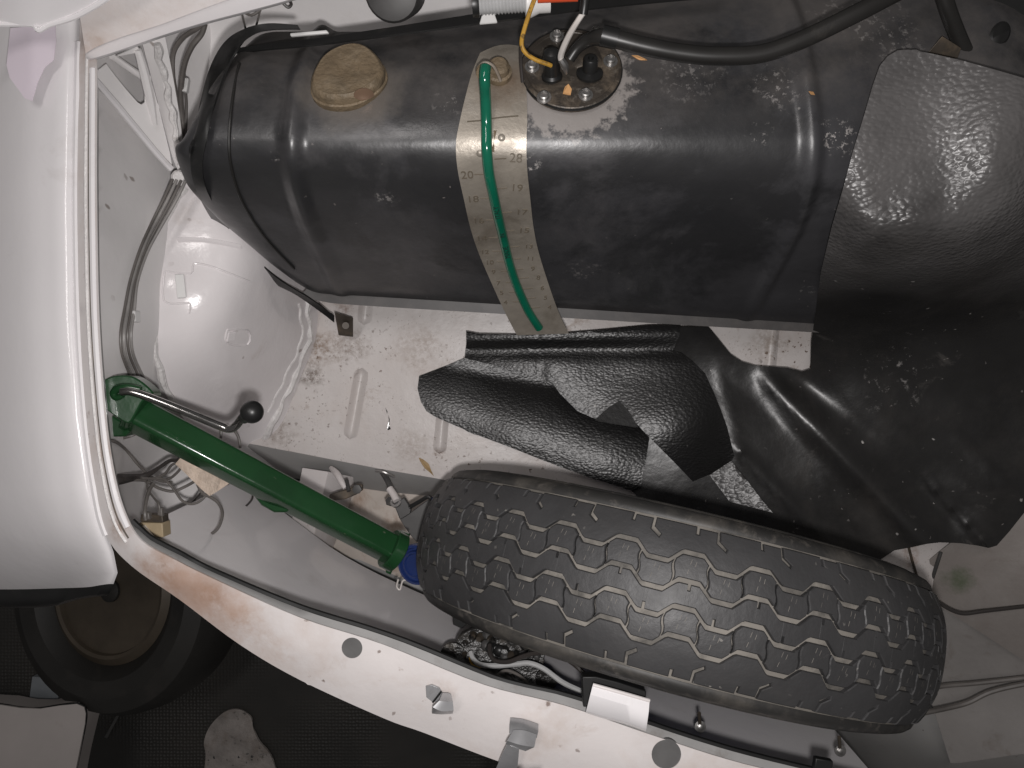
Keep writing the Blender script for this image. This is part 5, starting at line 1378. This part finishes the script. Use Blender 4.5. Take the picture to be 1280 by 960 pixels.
# bent steel tabs standing up from slots in the flange
tb = thing('bent_tab', P(550, 880, .60), 'small bent bare steel tab in the flange left of the hook', 'tab')
prism('slot_plate', [(532, 858), (540, 856), (549, 860), (553, 866), (549, 877), (541, 878), (533, 872)], .597, .002, 'tab', tb, bevel=.0004)
loft('folded_tongue', [[(553, 866, .592), (560, 866, .592), (564, 868, .593)], [(549, 876, .578), (557, 877, .578), (566, 877, .579)], [(541, 884, .576), (552, 889, .577), (567, 888, .579)], [(540, 892, .590), (552, 893, .590), (566, 892, .592)]], 'tab', tb, n=4, solid=.0012)
tube('slot_shadow_edge', [(541, 878, .595), (549, 868, .592), (552, 864, .592)], .0008, 'seal', tb, 6, 2)
hk = thing('bent_hook', P(648, 930, .60), 'long bent bare steel hook hanging over the edge of the front flange', 'hook')
loft('upper_fold', [[(638, 897, .596), (655, 899, .596), (673, 905, .597)], [(637, 908, .586), (654, 908, .586), (673, 914, .588)], [(637, 918, .582), (654, 917, .582), (671, 922, .583)]], 'tab', hk, n=4, solid=.0012)
loft('lower_fold', [[(642, 912, .580), (656, 913, .580), (671, 918, .582)], [(634, 926, .574), (650, 931, .574), (668, 934, .577)], [(632, 930, .578), (645, 935, .578), (657, 939, .580)]], 'tab', hk, n=4, solid=.0012)
loft('hook_tail', [[(634, 930, .578), (642, 934, .577), (649, 936, .578)], [(628, 942, .585), (639, 946, .585), (648, 948, .586)], [(618, 966, .60), (632, 968, .60), (646, 966, .60)], [(606, 1000, .64), (622, 1002, .64), (640, 1000, .64)]], 'tab', hk, n=4, solid=.0012)
# mounting studs at the lower right
for i, (x, y, dl, lab) in enumerate(((875, 908, .70, 'thin threaded stud with a washer, left one of the two under the tyre'), (1050, 938, .70, 'thin threaded stud with a bright nut, right one of the two under the tyre'))):
    s_ = thing('mounting_stud', P(x, y, dl), lab, 'stud', 'studs in the front panel under the tyre')
    mx = frame(P(x, y, dl), (0.02, 0.12, 1))
    lathe('washer', [(.0052, 0), (.0052, .0012), (.002, .0016), (.002, .0012)], mx, 'steel', s_, 18)
    lathe('nut', [(.0030, .001), (.0030, .0035), (.0018, .004)], mx, 'steel', s_, 6)
    tube('threaded_shank', [P(x, y, dl), P(x - 1, y - 17, dl - .006)], .0016, 'rustplate', s_, 8, 1, True)
bk = prism('black_catch', [(1020, 948), (1042, 952), (1040, 964), (1018, 962)], .60, .006, 'seal', None)
tag(bk, 'small black catch on the seal at the bottom right edge', 'catch')
# cables by the right wing
cable([(1172, 752, .905), (1188, 762, .90), (1205, 767, .895), (1230, 764, .89), (1290, 757, .88), (1340, 752, .87)], .0022, 'darkwire', 'upper dark cable leaving the tyre across the brown right wing')
cable([(1150, 862, .93), (1184, 857, .93), (1220, 854, .925), (1290, 846, .91), (1340, 838, .90)], .0030, 'wire', 'middle grey cable running straight right from behind the tyre')
cable([(1150, 892, .92), (1184, 885, .92), (1210, 878, .918), (1240, 864, .912), (1290, 853, .90), (1340, 846, .89)], .0032, 'wire', 'lowest grey cable curving right from behind the tyre')

# ------------------------------------------------------------------ wheel, cushion and board on the garage floor
fw = thing('floor_wheel', P(145, 740, 1.25), 'dusty old wheel on the floor partly under the white fender', 'wheel')
mx = frame(P(145, 737, 1.20), (-0.30, 0.10, 1.0))
lathe('tyre', [(.100, -.03), (.112, .012), (.130, .030), (.155, .034), (.178, .022), (.188, 0), (.190, -.03), (.185, -.07), (.15, -.10), (.1, -.10)], mx, 'darktyre', fw, 64)
lathe('rim', [(.112, .010), (.101, .018), (.096, .016), (.092, .004)], mx, 'rimedge', fw, 64)
lathe('wheel_disc', [(.093, .006), (.086, -.004), (.074, -.006), (.066, .004), (.050, .008), (.036, .002), (.0, .004)], mx, 'rimgrey', fw, 64)
lathe('hub_cap', [(.018, .004), (.017, .014), (.010, .018), (0, .018)], mx, 'darktyre', fw, 24)
cu = thing('seat_cushion', P(40, 925, 1.2), 'grey white vinyl cushion lying on the floor at the lower left', 'cushion')
cp_ = [(-90, 882), (-30, 880), (0, 881), (25, 885), (50, 886), (75, 882), (96, 880), (105, 884), (107, 892), (106, 905), (100, 935), (92, 975), (85, 1010), (-90, 1010)]
cf = lambda x, y: 1.16 - 0.010 * math.exp(-(((x - 10) / 90) ** 2 + ((y - 950) / 60) ** 2))
sheet('cushion_top', cp_, cf, 'cushion', cu, step=10, solid=.045, auto=60)
prism('side_piece', [(105, 912), (112, 904), (113, 910), (100, 965), (94, 1000), (84, 1000), (92, 960)], 1.185, .02, 'cushion', cu)
tube('piping', [(x, y, 1.162) for x, y in cp_[1:12]], .0026, 'seal', cu, 8, 3)
bd_ = prism('board', [(40, 846), (79, 849), (66, 892), (34, 892)], 1.27, .012, 'bluegrey', None)
tag(bd_, 'short blue grey board between the cushion and the floor wheel', 'board')
st = prism('pale_sliver', [(146, 893), (150, 892), (134, 923), (130, 922)], 1.345, .003, 'darksteel', None)
tag(st, 'thin grey sliver lying on the black matting beside the cushion', 'sliver')
# patch of light on the fender, painted as a thin pale lilac sheet
pf = sheet('light_patch_sheet', [(13, 35), (40, 33), (47, 41), (69, 31), (70, 52), (67, 75), (56, 84), (47, 103), (40, 126), (31, 123), (12, 97), (8, 81)],
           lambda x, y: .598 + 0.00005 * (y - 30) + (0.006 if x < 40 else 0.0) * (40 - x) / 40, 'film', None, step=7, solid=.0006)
tag(pf, 'pale lilac scrap of plastic film on the fender under the bonnet corner', 'film')  # the 'film' is a patch of light on the fender, painted as a sheet
# a few scraps on the boot floor
bfv = bvh_of(boot)
flake(533, 582, bfv, [(-.009, .010), (-.003, .007), (.003, .002), (.006, -.006), (.009, -.013), (.004, -.008), (-.002, -.003), (-.007, .004)], 'leaf', 'dry brown leaf scrap near the front edge of the white boot floor', 'leaf', 'dry_leaf')
flake(485, 526, bfv, [(-.003, .016), (.000, .010), (.002, .002), (.002, -.006), (.004, -.011), (-.001, -.011), (-.0008, -.004), (0, .004)], 'foil', 'curled shiny sliver on the white boot floor left of the vinyl flaps', 'sliver', 'metal_sliver', bend=.002)
